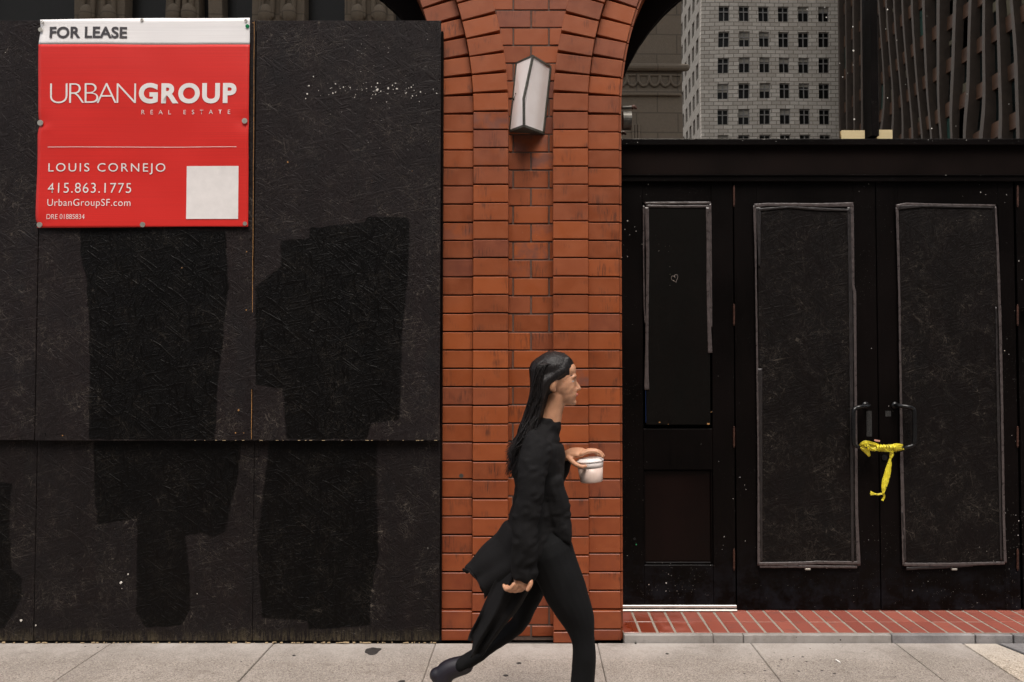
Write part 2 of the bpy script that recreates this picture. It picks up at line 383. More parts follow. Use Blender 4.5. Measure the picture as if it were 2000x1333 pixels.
# ------------------------------------------------------------------ brick wall with two arches
XC = -.0105; HC, HB, HA = .1275, .333, .53
z0 = .067; pitch = (W(923, 432, 0).z - z0) / 22
def zc(k): return z0 + k * pitch
KS = 28; ZS = zc(KS); RA = 1.953; RB = RA + HA - HB; RC = RA + HA - HC
CXR = XC + HA + RA; CXL = XC - HA - RA
DEPTH = .42
def arch_poly(x0, x1, cx, rad, top, bottom=0.):
    """outline of wall bay from x0 to x1 with an arched opening"""
    pts = [(x0, bottom), (x0, top), (x1, top), (x1, bottom), (cx + rad, bottom), (cx + rad, ZS)]
    for k in range(1, 48): a = math.pi * k / 48; pts.append((cx + rad * math.cos(a), ZS + rad * math.sin(a)))
    pts += [(cx - rad, ZS), (cx - rad, bottom)]
    return pts
bm = bmesh.new()
prism(bm, arch_poly(XC, 7.5, CXR, RA + .014, 7.2, -.02), .12, DEPTH - .002)
prism(bm, arch_poly(-7.5, XC, CXL, RA + .014, 7.2, -.02), .12, DEPTH - .002)
box(bm, XC - HC - .03, XC + HC + .03, .0985, .119, -.02, ZS); prism(bm, [(XC - .16, ZS + .001), (XC + .16, ZS + .001), (XC + .95, 4.4), (XC - .95, 4.4)], .0985, .119)
wall = obj('brick_wall', bm, M_MORT)
prop(wall, 'glazed orange brick pier between two arches, carrying a milky wall lamp', 'brick wall')
GAP = .004
brick_cache = {}
def brick_mesh(wx, hz, dy):
    key = (round(wx, 4), round(hz, 4), round(dy, 4))
    if key not in brick_cache:
        bm = bmesh.new(); box(bm, -wx / 2, wx / 2, 0, dy, -hz / 2, hz / 2, .0028)
        me = bpy.data.meshes.new('brick'); bm.to_mesh(me); bm.free(); me.materials.append(M_BR); brick_cache[key] = me
    return brick_cache[key]
def place_brick(x, y, z, wx, hz, dy, ang=0):
    o = bpy.data.objects.new('brick', brick_mesh(wx, hz, dy)); col.objects.link(o); o.parent = wall
    o.location = (x + random.uniform(-.0006, .0006), y + random.uniform(-.0025, .002), z + random.uniform(-.0006, .0006))
    o.rotation_euler = (random.uniform(-.004, .004), ang + random.uniform(-.003, .003), random.uniform(-.006, .006)); return o
YB, YA, YCc = 0.0, .045, .094
stuffbm = bmesh.new()
TOPZ = 3.78
# first (short) course and straight courses
for k in range(-1, KS):
    lo = .004 if k < 0 else zc(k) + GAP; hi = zc(k + 1) - GAP
    zm = (lo + hi) / 2; hz = hi - lo
    proud = .008 if k < 1 else 0
    for sgn in (-1, 1):
        place_brick(XC + sgn * (HC + HB) / 2, YB - proud, zm, HB - HC - .003, hz, .12)
        ex = .012 if sgn > 0 else -.004
        place_brick(XC + sgn * (HB + HA - ex) / 2, YA - proud - (.012 if k < 1 else 0), zm, HA - ex - HB - .003, hz, .075)
    xs = [-.19, XC + .002, .19] if k % 2 else [XC - .1035, XC + .1075]
    if k % 2 == 0: xs = [-HC - .1 + XC] + xs + [HC + .1 + XC]
    else: xs = [XC - .2092, XC + .002, XC + .2132]
    ed = [XC - HC - .02] + [x for x in xs if abs(x - XC) < HC] + [XC + HC + .02]
    for a, b in zip(ed, ed[1:]):
        place_brick((a + b) / 2, YCc, zm, b - a - .009, hz, .02)
# spandrel between the arches
for k in range(KS, 46):
    lo, hi = zc(k) + GAP, zc(k + 1) - GAP; zm = (lo + hi) / 2
    h = zm - ZS
    half = (RC + HC) - math.sqrt(max(RC * RC - h * h, 0)) if h < RC else 3
    half = min(half, 2.4) + .03
    off = XC + .002 if k % 2 else XC - .1035
    j = -12
    while True:
        a = off + j * .2112; b = a + .2112; j += 1
        if a > XC + half: break
        a2, b2 = max(a, XC - half), min(b, XC + half)
        if b2 - a2 < .03: continue
        if zm < TOPZ: place_brick((a2 + b2) / 2, YCc, zm, b2 - a2 - .009, hi - lo, .02)
        else: box(stuffbm, a2 + .0045, b2 - .0045, YCc, YCc + .02, lo, hi)
# voussoirs of both rings of both arches, soffit bricks and the jamb bricks
def rbox(bm, cx, ang, r0, r1, y0, y1, half_t):
    """radial box centred on angle ang (from +x) about the arch centre"""
    c, s = math.cos(ang), math.sin(ang); P = []
    for r in (r0, r1):
        for t in (-half_t, half_t):
            for y in (y0, y1): P.append(bm.verts.new((cx + c * r - s * t, y, ZS + s * r + c * t)))
    q = [(0, 1, 3, 2), (4, 6, 7, 5), (0, 4, 5, 1), (2, 3, 7, 6), (0, 2, 6, 4), (1, 5, 7, 3)]
    fs = [bm.faces.new([P[i] for i in f]) for f in q]; bmesh.ops.recalc_face_normals(bm, faces=fs)
for cx, side in ((CXR, 1), (CXL, -1)):
    for (r0, r1, y, dy, n) in ((RA + (.012 if side > 0 else -.003), RB, YA, .075, 58), (RB, RC, YB, .12, 63)):
        for i in range(n):
            ang = math.pi * (i + .5) / n
            rm = (r0 + r1) / 2
            x = cx + rm * math.cos(ang); z = ZS + rm * math.sin(ang)
            th = math.pi * r0 / n - .0085
            if z < TOPZ + .05 and abs(x - XC) < 1.6 and z > ZS - .1:
                place_brick(x, y, z, r1 - r0 - .003, th, dy, -ang if math.cos(ang) > 0 else -(ang + math.pi))
            else: rbox(stuffbm, cx, ang, r0 + .0015, r1 - .0015, y, y + dy, th / 2)
    n = 58
    for i in range(n): rbox(stuffbm, cx, math.pi * (i + .5) / n, RA, RA + .0115, YA + .012, DEPTH - .004, math.pi * RA / n / 2 - .003)
    for k in range(-1, KS):
        lo = .004 if k < 0 else zc(k) + GAP; hi = zc(k + 1) - GAP
        for xx in (cx - RA - .0115, cx + RA):
            box(stuffbm, xx, xx + .0115, YA + .012, DEPTH - .004, lo, hi)
# face bricks on the outer piers and above (outside the photograph)
for k in range(0, 66):
    lo, hi = zc(k) + GAP, zc(k + 1) - GAP; h = (lo + hi) / 2 - ZS
    for j in range(-36, 36):
        a = j * .2112 + (.1056 if k % 2 else 0); b = a + .2022; m = (a + b) / 2
        if abs(m) > 7.4: continue
        cx = CXR if m > 0 else CXL
        if k < KS:
            ins = abs(m - cx) < RC - HC + HA - .1 or abs(m - XC) < HA + .2
            if abs(m - cx) < RA + .1: continue
            if abs(m - XC) < HA + .1: continue
        else:
            if math.hypot(m - cx, h) < RC + .06: continue
            if k < 46 and abs(m - XC) < 2.3: continue
        box(stuffbm, a, b, .10, .12, lo, hi)
prop(obj('outer_brickwork', stuffbm, M_BR, wall), kind='stuff')

# ------------------------------------------------------------------ interior and windows
YG = .46
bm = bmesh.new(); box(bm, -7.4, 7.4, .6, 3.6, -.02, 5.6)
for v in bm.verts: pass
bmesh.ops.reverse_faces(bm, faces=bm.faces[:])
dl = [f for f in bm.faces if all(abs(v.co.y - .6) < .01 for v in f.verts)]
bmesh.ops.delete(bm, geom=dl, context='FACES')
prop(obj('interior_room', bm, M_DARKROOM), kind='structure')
def pane(name, x0, x1, zlo, cx, parent, mat, amp, seed, r=RA + .2):
    nx, nz = 60, 70; bm = bmesh.new(); V = []
    ztop = ZS + r
    for j in range(nz + 1):
        row = []
        for i in range(nx + 1):
            x = x0 + (x1 - x0) * i / nx; zz = zlo + (ztop - zlo) * j / nz
            y = YG + amp * (math.sin(x * 11 + 1.9 * math.sin(zz * 3.1 + seed) + seed) * .16 + math.sin(x * 7 + zz * 3 + seed) * .5 + .25 * math.sin(zz * 5 + x * 2)) * .001
            row.append(bm.verts.new((x, y, zz)))
        V.append(row)
    for j in range(nz):
        for i in range(nx): bm.faces.new((V[j][i], V[j][i + 1], V[j + 1][i + 1], V[j + 1][i]))
    o = obj(name, bm, mat, parent, True); return o
zsill = W(1500, 271, YG).z
win = empty('arched_window', (CXR, DEPTH, zsill), 'arched window above the black doors, mirroring a pale stone tower', 'window')
pane('glass_pane', CXR - RA - .05, W(1697, 100, YG).x - .012, zsill, CXR, win, M_GLASS, .12, 1.3)
pane('glass_pane', W(1697, 100, YG).x + .012, W(2060, 100, YG).x, zsill, CXR, win, M_GLASS, .5, 2.7)
pane('glass_pane', W(2090, 100, YG).x, CXR + RA + .05, zsill, CXR, win, M_GLASS, .8, .4)
xm = W(1705, 100, DEPTH).x
Bx('mullion', xm - .024, xm + .024, .40, .50, zsill, ZS + RA, M_DOOR, win)
xm2 = W(2075, 100, DEPTH).x
Bx('mullion', xm2 - .024, xm2 + .024, .40, .50, zsill, ZS + RA, M_DOOR, win)
bm = bmesh.new()
for i in range(60): rbox(bm, CXR, math.pi * (i + .5) / 60, RA - .004, RA + .05, DEPTH, .50, math.pi * RA / 60 / 2 + .002)
obj('window_frame', bm, M_DOOR, win)
for cxp, sg in ((1562, 1), (427, -1)):  # added dark infills standing in for the dark reflected edge of each arch
    pts = []
    for k in range(0, 13):
        a_ = R(181 + k * 6.2); q = W(1562 + 368 * math.cos(a_), 282 + 368 * math.sin(a_), .43); pts.append((q.x if sg > 0 else 2 * XC - q.x, q.z))
    out_ = [(CXR - (RA + .004) * math.cos(R(g_)), ZS + (RA + .004) * math.sin(R(g_))) for g_ in range(46, -1, -4)]
    out_ = [(x if sg > 0 else 2 * XC - x, z) for x, z in out_]
    bm = bmesh.new(); prism(bm, pts + out_, .424, .452); obj('reflection_infill', bm, M_BEAM, win if sg > 0 else None)
a = W(1220, 284, .39); b = W(1500, 271, .385)
Bx('sill_bar', CXR - RA + .002, CXR + RA - .002, .385, .50, a.z, b.z, M_DOOR, win, .004)
for x0, x1, y0 in ((1643, 1689, 255), (1713, 1743, 254)):
    p = W(x0, y0, .45); q = W(x1, 271, .45)
    Bx('card', p.x, q.x, .449, .4515, b.z, p.z, M_CARD, win, 0)['label'] = 'yellowed card standing against the glass'
winl = empty('arched_window', (CXL, DEPTH, 0), 'dark arched window showing above the black boards, mirroring carved stonework', 'window')
for o_ in list(S.objects):
    if o_.name.startswith('reflection_infill') and not o_.parent: o_.parent = winl; o_.matrix_parent_inverse = Matrix.Translation(winl.location).inverted()
pane('glass_pane', CXL - RA - .05, CXL + RA + .05, 0, CXL, winl, M_GLASSL, .3, .9)
bm = bmesh.new()
for i in range(60): rbox(bm, CXL, math.pi * (i + .5) / 60, RA - .004, RA + .05, DEPTH, .50, math.pi * RA / 60 / 2 + .002)
obj('window_frame', bm, M_DOOR, winl)
Bx('mullion', CXL + .55, CXL + .59, .475, .5, 0, ZS + RA, M_DOOR, winl)

# round fixture on the jamb
fx = empty('wall_fixture', W(1217, 235, .2), 'small round rusty metal fixture on the brick jamb beside the window', 'fixture')
p = W(1216, 236, .2)
bm = bmesh.new(); tube(bm, [p, p + Vector((.05, 0, 0))], .056, 24, rnd=False); obj('drum', bm, M_MET, fx, False)
p = W(1216, 211, .2); q = W(1236, 210, .2); r = W(1242, 212, .2)
bm = bmesh.new(); tube(bm, [p, q], .011, 10); obj('bracket_arm', bm, M_MET, fx, True)
bm = bmesh.new(); tube(bm, [q, (q + r) / 2 + Vector((0, 0, .006)), r], [.014, .012, .008], 8); obj('rusty_clamp', bm, M_HINGE, fx, True)

# ------------------------------------------------------------------ door assembly
def X(px, Y=DEPTH, py=700): return W(px, py, Y).x
def Z(py, Y=DEPTH, px=1500): return W(px, py, Y).z
head = empty('door_header', (CXR, DEPTH, Z(355)), 'wide black painted header beam between the doors and the arched window', 'beam')
Bx('beam_board', CXR - RA + .002, CXR + RA - .002, .418, .50, Z(341.5), Z(284.5), M_BEAM, head, .001)
Bx('moulding', CXR - RA + .002, CXR + RA - .002, .395, .50, Z(354.5, .395), Z(342, .395), M_DOOR, head, .003)
Bx('moulding_lip', CXR - RA + .002, CXR + RA - .002, .387, .395, Z(343.5, .39), Z(341, .39), M_DOOR, head, .001)
ZB = .052  # door bottom
def panel_door(name, x0, x1, xi0, xi1, zi0, zi1, label, cat, group=None, yf=DEPTH):
    d = empty(name, ((x0 + x1) / 2, yf, ZB), label, cat, group)
    zt = Z(355.5)
    Bx('stile', x0, xi0, yf, yf + .045, ZB, zt, M_DOOR, d, .0015)
    Bx('stile', xi1, x1, yf, yf + .045, ZB, zt, M_DOOR, d, .0015)
    Bx('rail', xi0 + .0006, xi1 - .0006, yf + .001, yf + .044, zi1, zt, M_DOOR, d, .0012)
    Bx('rail', xi0 + .0006, xi1 - .0006, yf + .001, yf + .044, ZB, zi0, M_DOOR, d, .0012)
    return d
def jag(pts, amp, step=.03):
    out = []
    for (a, b) in zip(pts, pts[1:] + pts[:1]):
        a = Vector((a[0], a[1])); b = Vector((b[0], b[1])); n = max(1, int((b - a).length / step)); d = (b - a).normalized(); nn = Vector((-d.y, d.x))
        for k in range(n):
            p = a.lerp(b, k / n)
            out.append(p + nn * (amp * (noise.noise(Vector((p.x * 14, p.y * 14, 3.3))) * 2 + noise.noise(Vector((p.x * 55, p.y * 55, 1.3)))) if k else 0))
    return out
def tape(parent, pts, wd, yf, mat=M_TAPE, crinkle=.004, seed=0):
    """strip along (px,py) points with photo-pixel widths, lying on the door"""
    P = [W(a, b, yf) for a, b in pts]; 
    if not isinstance(wd, (list, tuple)): wd = [wd] * len(P)
    Q = smoothpath([(p, w_) for p, w_ in zip(P, wd)], 1)
    L = []
    for (p, w0), (q, w1) in zip(Q, Q[1:]):
        n = max(2, int((q - p).length / .012))
        for k in range(n): t = k / n; L.append((p.lerp(q, t), w0 + (w1 - w0) * t))
    L.append(Q[-1]); bm = bmesh.new(); rows = []
    for i, (p, w_) in enumerate(L):
        t = (L[min(i + 1, len(L) - 1)][0] - L[max(i - 1, 0)][0]).normalized(); nn = Vector((-t.z, 0, t.x)); hw = w_ * .00293 / 2 * .88
        row = []
        for k in range(6):
            u = k / 5 * 2 - 1
            c = p + nn * (u * hw + .0012 * noise.noise(p * 23 + Vector((seed, 0, u))))
            c.y -= .0015 + crinkle * (abs(noise.noise(Vector((c.x * 60, seed, c.z * 60)))) + .8 * abs(noise.noise(Vector((c.x * 170, seed + 2, c.z * 170))))) * (1 - abs(u) ** 4 * .8)
            row.append(bm.verts.new(c))
        rows.append(row)
    for r0, r1 in zip(rows, rows[1:]):
        for k in range(5): bm.faces.new((r0[k], r0[k + 1], r1[k + 1], r1[k]))
    # give the strip a skirt so that it has thickness
    ret = bmesh.ops.extrude_face_region(bm, geom=bm.faces[:])
    for v in ret['geom']:
        if isinstance(v, bmesh.types.BMVert): v.co.y += .0012
    bmesh.ops.recalc_face_normals(bm, faces=bm.faces[:])
    return obj('tape_strip', bm, mat, parent, True)
def hinge(parent, px, y0, y1):
    a = W(px, y0, DEPTH - .006); b = W(px, y1, DEPTH - .006); bm = bmesh.new()
    n = 5; 
    for k in range(n):
        p = a.lerp(b, (k + .04) / n); q = a.lerp(b, (k + .96) / n); tube(bm, [p, q], .0065, 10, rnd=False)
    tube(bm, [a, a + Vector((0, 0, .006))], .004, 8); tube(bm, [b - Vector((0, 0, .006)), b], .004, 8)
    return obj('hinge', bm, M_HINGE, parent, False)

# fixed panel beside the brick pier
fp = empty('side_panel', (X(1330), DEPTH, ZB), 'narrow fixed black panel beside the brick pier with a chalked heart', 'door panel')
xl, xr = CXR - RA + .002, X(1433.5); xi0, xi1 = X(1256), X(1391)
yf = DEPTH
Bx('stile', xl, xi0, yf, yf + .045, ZB + .03, Z(355.5), M_DOOR, fp, .0015)
Bx('stile', xi1, xr, yf, yf + .045, ZB + .03, Z(355.5), M_DOOR, fp, .0015)
Bx('rail', xi0 + .0006, xi1 - .0006, yf + .001, yf + .044, Z(397), Z(355.5), M_DOOR, fp, .001)
Bx('rail', xi0 + .0006, xi1 - .0006, yf + .001, yf + .044, Z(918), Z(838), M_DOOR, fp, .003)
Bx('rail', xi0 + .0006, xi1 - .0006, yf + .001, yf + .044, ZB + .03, Z(1104), M_DOOR, fp, .003)
Bx('sunken_panel', xi0 - .004, xi1 + .004, yf + .028, yf + .04, Z(1108), Z(910), plain('dark_red_brown_paint', (.0045, .0013, .0009), .35, spec=.15, var=.3, sc=4), fp, .001)
bm = bmesh.new()
for x0_, x1_, za, zb in ((xi0, xi0 + .012, Z(1103), Z(919)), (xi1 - .012, xi1, Z(1103), Z(919)), (xi0 + .012, xi1 - .012, Z(1103), Z(1103) + .012), (xi0 + .012, xi1 - .012, Z(919) - .012, Z(919))):
    box(bm, x0_ + .0004, x1_ - .0004, yf + .012, yf + .027, za, zb, .003)
obj('panel_moulding', bm, M_DOOR, fp)
M_SMOOTHB = mat_osb('side_board_paint', (.0032, .0027, .0022), .7, .03, .06, .06)
Bx('board', X(1262, .41), X(1387, .41), .411, .419, Z(830, .41), Z(400, .41), M_SMOOTHB, fp, .001)
Bx('bottom_strip', xl, xr + .002, .405, .46, Z(1188, .405) , Z(1183, .405), M_ALU, fp, .002)
Bx('bottom_strip', xl, xr + .002, .39, .46, .0495, Z(1188.5, .405)-.006, M_ALU, fp, .002)
tape(fp, [(1259, 397.5), (1320, 397), (1388, 396.5)], 6, .411, seed=1); tape(fp, [(1262, 403), (1325, 404), (1386, 403)], 6, .4095, seed=2)
tape(fp, [(1387, 398), (1388, 480), (1388.5, 560), (1389, 640)], 5, .411, M_TAPE, seed=3); tape(fp, [(1382, 405), (1383, 480), (1383, 560), (1385, 640), (1387, 690)], [9, 8, 8, 9, 11], .4085, seed=4)
tape(fp, [(1257, 402), (1257, 500), (1258, 600), (1260, 632)], [4, 3, 3, 3], .410, seed=5); tape(fp, [(1263, 405), (1265, 500), (1264, 600), (1263, 700), (1263, 762)], [10, 8, 7, 8, 12], .409, M_TAPE, seed=6)
bm = bmesh.new(); tube(bm, [W(1261, 760, .411), W(1261.5, 826, .411)], .0012, 6); obj('blue_tape_edge', bm, plain('blue_plastic', (.01, .03, .12), .4), fp)
# chalk heart
bm = bmesh.new(); hp = []
for k in range(31):
    t = k / 30 * 2 * math.pi * .97; hx = 16 * math.sin(t) ** 3; hz = 13 * math.cos(t) - 5 * math.cos(2 * t) - 2 * math.cos(3 * t) - math.cos(4 * t)
    c, s_ = math.cos(-.35), math.sin(-.35); hp.append(W(1318 + (hx * c + hz * s_) * .42, 544 - (-hx * s_ + hz * c) * .52, .4105))
tube(bm, hp, .0011, 5); tube(bm, [W(1317, 538, .4105), W(1318.5, 543, .4105)], .001, 5)
obj('chalk_heart', bm, plain('chalk', (.26, .22, .2), .9), fp)['label'] = 'small heart outline drawn in pale chalk'
bm = bmesh.new()
for a, b, s_ in ((1288, 825, .006), (1383, 828, .009), (1389, 805, .004), (1305, 829, .003)):
    p = W(a, b, .4105); box(bm, p.x - s_ * .7, p.x + s_, .4095, .412, p.z - s_ * .6, p.z + s_ * .4)
prop(obj('paint_chips', bm, M_RAW, fp), kind='stuff')

def leaf(x0, x1, bx0, bx1, bt, bb, label, tw):
    d = panel_door('door_leaf', X(x0), X(x1), X(bx0 - 2), X(bx1 + 2), Z(bb + 2), Z(bt - 2), label, 'door', 'double doors under the arched window')
    Bx('board', X(bx0, .405), X(bx1, .405), .404, .43, Z(bb, .405), Z(bt, .405), M_DBOARD, d, .0015)
    return d
d1 = leaf(1436, 1713.5, 1482, 1668, 404, 1103, 'left leaf of the black double doors, boarded and taped, with a scratched board', 0)
tape(d1, [(1473, 402), (1500, 400), (1600, 401), (1666, 400)], [9, 8, 9, 11], .4015, seed=11)
tape(d1, [(1480, 410), (1540, 405), (1600, 409), (1660, 411)], [7, 4, 7, 5], .4005, M_TAPE2, seed=12)
tape(d1, [(1664, 400), (1666, 560), (1669, 570), (1671, 760), (1673, 1000), (1677, 1105)], [8, 7, 7, 6, 7, 9], .4025, seed=13)
tape(d1, [(1658, 405), (1661, 560), (1663, 790), (1665, 1098)], [8, 9, 8, 6], .4015, M_TAPE2, seed=14)
tape(d1, [(1474, 402), (1476, 520), (1479, 720), (1481, 900), (1482, 1105)], [8, 4, 5, 4, 7], .4025, seed=15)
tape(d1, [(1481, 405), (1483, 520)], [12, 4], .401, M_TAPE2, seed=16); tape(d1, [(1484, 720), (1485, 780), (1487, 1098)], [12, 9, 5], .4015, M_TAPE2, seed=17)
tape(d1, [(1482, 1102), (1560, 1101), (1600, 1099), (1677, 1100)], 8, .401, seed=18); tape(d1, [(1484, 1107), (1580, 1107), (1674, 1108)], 6, .4035, M_TAPE, seed=19)
d2 = leaf(1715.5, 1985, 1760, 1953, 404, 1101, 'right leaf of the black double doors, boarded and taped, with a keyhole', 0)
tape(d2, [(1750, 404), (1770, 400), (1850, 401), (1944, 402)], [10, 9, 6, 5], .4015, seed=21); tape(d2, [(1755, 406), (1800, 403), (1940, 406)], [10, 5, 3], .4, M_TAPE2, seed=22)
tape(d2, [(1944, 404), (1948, 480), (1953, 620), (1957, 800), (1960, 1000), (1963, 1100)], [4, 6, 7, 6, 6, 7], .4025, seed=23); tape(d2, [(1945, 600), (1950, 820), (1955, 1095)], [3, 7, 4], .4015, M_TAPE2, seed=24)
tape(d2, [(1752, 405), (1756, 560), (1759, 760), (1761, 900), (1766, 1105)], [7, 5, 5, 8, 9], .4025, seed=25); tape(d2, [(1762, 1000), (1768, 1098)], [4, 6], .401, M_TAPE2, seed=26)
tape(d2, [(1766, 1103), (1860, 1103), (1962, 1100)], [8, 8, 7], .4015, seed=27); tape(d2, [(1770, 1111), (1860, 1107), (1900, 1105)], [7, 6, 4], .4035, M_TAPE2, seed=28)
for y0, y1 in ((365, 402), (597, 634), (836, 872), (1075, 1112)): hinge(d1, 1433.5, y0, y1)
for y0, y1 in ((365, 402), (598, 634), (836, 872), (1075, 1112)): hinge(d2, 1987.5, y0, y1)
for d, px, py in ((d1, 1577, 1111.5), (d2, 1863, 1112)):
    p = W(px, py, .412); Bx('metal_clip', p.x - .017, p.x + .017, .402, .42, p.z - .006, p.z + .006, M_SCREW, d, .002)
def handle(parent, m0, m1, xb, sgn):
    Yb = .345; a = W(m0[0], m0[1], DEPTH); b = W(m1[0], m1[1], DEPTH)
    top = W(xb - sgn * 14, 795, Yb); bot = W(xb - sgn * 14, 874, Yb); t2 = W(xb, 808, Yb - .004); b2 = W(xb, 862, Yb - .004)
    pts = [(a,), (a + Vector((0, -.05, 0)),), (top,), (W(xb - sgn * 4, 798.5, Yb),), (t2,), (b2,), (W(xb - sgn * 4, 870.5, Yb),), (bot,), (b + Vector((0, -.05, 0)),), (b,)]
    pp = [p[0] for p in smoothpath(pts, 6)]; bm = bmesh.new(); tube(bm, pp, .0125, 14)
    for m in (a, b): tube(bm, [m + Vector((0, -.008, 0)), m], .022, 16, rnd=False)
    return obj('handle', bm, M_BLKM, parent, True)
handle(d1, (1690, 792), (1695, 877), 1667, -1); handle(d2, (1748, 792), (1752, 877), 1786, 1)
# keyhole with its worn ring
p = W(1727, 894, DEPTH - .002); bm = bmesh.new(); tube(bm, [p + Vector((0, -.006, 0)), p + Vector((0, .004, 0))], .017, 24, rnd=False); kl = obj('lock_cylinder', bm, M_BLKM, d2)
bm = bmesh.new(); tube(bm, [p + Vector((0, -.0075, 0)), p + Vector((0, -.006, 0))], .0125, 20, rnd=False); box(bm, p.x + .001, p.x + .004, p.y - .009, p.y - .006, p.z - .009, p.z + .009)
obj('keyway', bm, M_MET, kl)
p = W(1713, 861, DEPTH); bm = bmesh.new(); box(bm, -.018, .018, -.002, 0, -.005, .005)
for v in bm.verts: v.co = Matrix.Rotation(R(10), 4, 'Y') @ v.co + p
obj('paper_scrap', bm, plain('pink_paper', (.6, .3, .22), .8), d2)
# worn scuff marks beside the handles
t = NT('scuffed_paint'); n_ = t.noise(t.geo(), 220, 3, .7); M_SCUFF = t.end(t.mix(t.ramp(n_, .52, .62), (.006, .0055, .005), (.05, .048, .045)), .7)
for d, a, b, c_, e in ((d1, 1692, 803, 1703, 853), (d2, 1729, 803, 1740, 814)):
    p = W(a, b, DEPTH); q = W(c_, e, DEPTH); Bx('scuff_mark', p.x, q.x, DEPTH - .0015, DEPTH, q.z, p.z, M_SCUFF, d, 0)
# right fixed panels (mostly outside the frame)
for a, b in ((X(1990), CXR + RA - .002),):
    rp = empty('side_panel', ((a + b) / 2, DEPTH, ZB), 'black panel cut by the right border of the photo, beyond the double doors', 'door panel')
    Bx('stile', a, a + .09, DEPTH, .46, ZB, Z(355.5), M_DOOR, rp); Bx('stile', b - .09, b, DEPTH, .46, ZB, Z(355.5), M_DOOR, rp)
    Bx('rail', a + .09, b - .09, DEPTH, .46, ZB, ZB + .2, M_DOOR, rp); Bx('board', a + .09, b - .09, DEPTH + .01, .45, ZB + .2, Z(355.5), M_DOOR, rp)
p = W(1996, 602, .40)
Bx('black_latch', p.x, p.x + .2, .36, .41, p.z - .008, p.z + .004, M_BLKM, rp, .002)

# caution tape tied between the handles
def ribbon(bm, pts, seed=0, amp=.004):
    """pts: (px,py,Y,width_px,twist)"""
    Q = smoothpath([(W(a, b, y), w_, tw) for a, b, y, w_, tw in pts], 8); rows = []
    for i, (p, w_, tw) in enumerate(Q):
        t = (Q[min(i + 1, len(Q) - 1)][0] - Q[max(i - 1, 0)][0]).normalized()
        nn = Vector((-t.z, 0, t.x)).normalized(); bb = t.cross(nn)
        dr = nn * math.cos(tw) + bb * math.sin(tw); up = t.cross(dr); hw = w_ * .0029 / 2; row = []
        for k in range(7):
            u = k / 6 * 2 - 1
            row.append(bm.verts.new(p + dr * u * hw + up * (amp * noise.noise(Vector((u * 2.5 + seed, i * .35, seed))) + amp * .7 * math.sin(u * 5 + seed))))
        rows.append(row)
    fs = []
    for r0, r1 in zip(rows, rows[1:]):
        for k in range(6): fs.append(bm.faces.new((r0[k], r0[k + 1], r1[k + 1], r1[k])))
    ret = bmesh.ops.extrude_face_region(bm, geom=fs)
    for f in fs: f.normal_update()
    for v in ret['geom']:
        if isinstance(v, bmesh.types.BMVert): v.co.y += .0008
ct = empty('caution_tape', W(1727, 877, .34), 'torn yellow caution tape knotted between the two door handles', 'tape')
bm = bmesh.new(); Yt = .335
ribbon(bm, [(1679, 872, Yt, 6, .2), (1690, 867, Yt - .02, 13, .1), (1708, 870, Yt - .01, 11, .4), (1722, 874, Yt - .012, 9, .2), (1735, 875, Yt - .015, 12, .5), (1752, 871, Yt - .015, 10, .1), (1764, 870, Yt, 4, 0)], 1)
ribbon(bm, [(1690, 880, Yt + .01, 5, .8), (1705, 876, Yt - .005, 10, -.4), (1722, 878, Yt - .018, 9, .3), (1738, 879, Yt - .02, 9, -.3), (1755, 877, Yt - .01, 10, .3), (1766, 878, Yt, 3, 0)], 2)
ribbon(bm, [(1681, 874, Yt - .016, 5, 0), (1688, 878, Yt - .018, 11, .5), (1695, 885, Yt - .01, 9, .2), (1698, 892, Yt, 4, 0)], 3)
ribbon(bm, [(1694, 868, Yt - .02, 4, .3), (1699, 877, Yt - .024, 7, .4), (1709, 881, Yt - .01, 2, 0)], 4)
for i, xx in enumerate((1716, 1722, 1728, 1735, 1741, 1748)):
    ribbon(bm, [(xx - 2, 869, Yt - .012, 5, .4), (xx, 874, Yt - .028, 6, .1), (xx + 2, 882, Yt - .014, 5, -.3)], 6 + i, .006)
obj('knotted_band', bm, M_CAUT, ct, True)
bm = bmesh.new()
ribbon(bm, [(1740, 879, Yt - .02, 6, .3), (1742, 888, Yt - .02, 8, .6), (1739, 897, Yt - .014, 4, 1.2), (1737, 908, Yt - .012, 9, .3), (1732, 930, Yt - .01, 14, .15), (1727, 950, Yt - .008, 11, .3), (1725, 964, Yt - .006, 3, .8)], 20, .005)
ribbon(bm, [(1725, 964, Yt - .01, 4, .2), (1712, 966, Yt - .008, 4, .5), (1700, 962, Yt - .005, 6, .1)], 21)
ribbon(bm, [(1712, 966, Yt - .01, 2, .2), (1700, 967, Yt - .008, 2, .1)], 23)
ribbon(bm, [(1724, 963, Yt - .014, 6, .9), (1727, 970, Yt - .008, 4, .2), (1723, 978, Yt - .005, 5, .6)], 22)
obj('hanging_tail', bm, M_CAUT, ct, True)

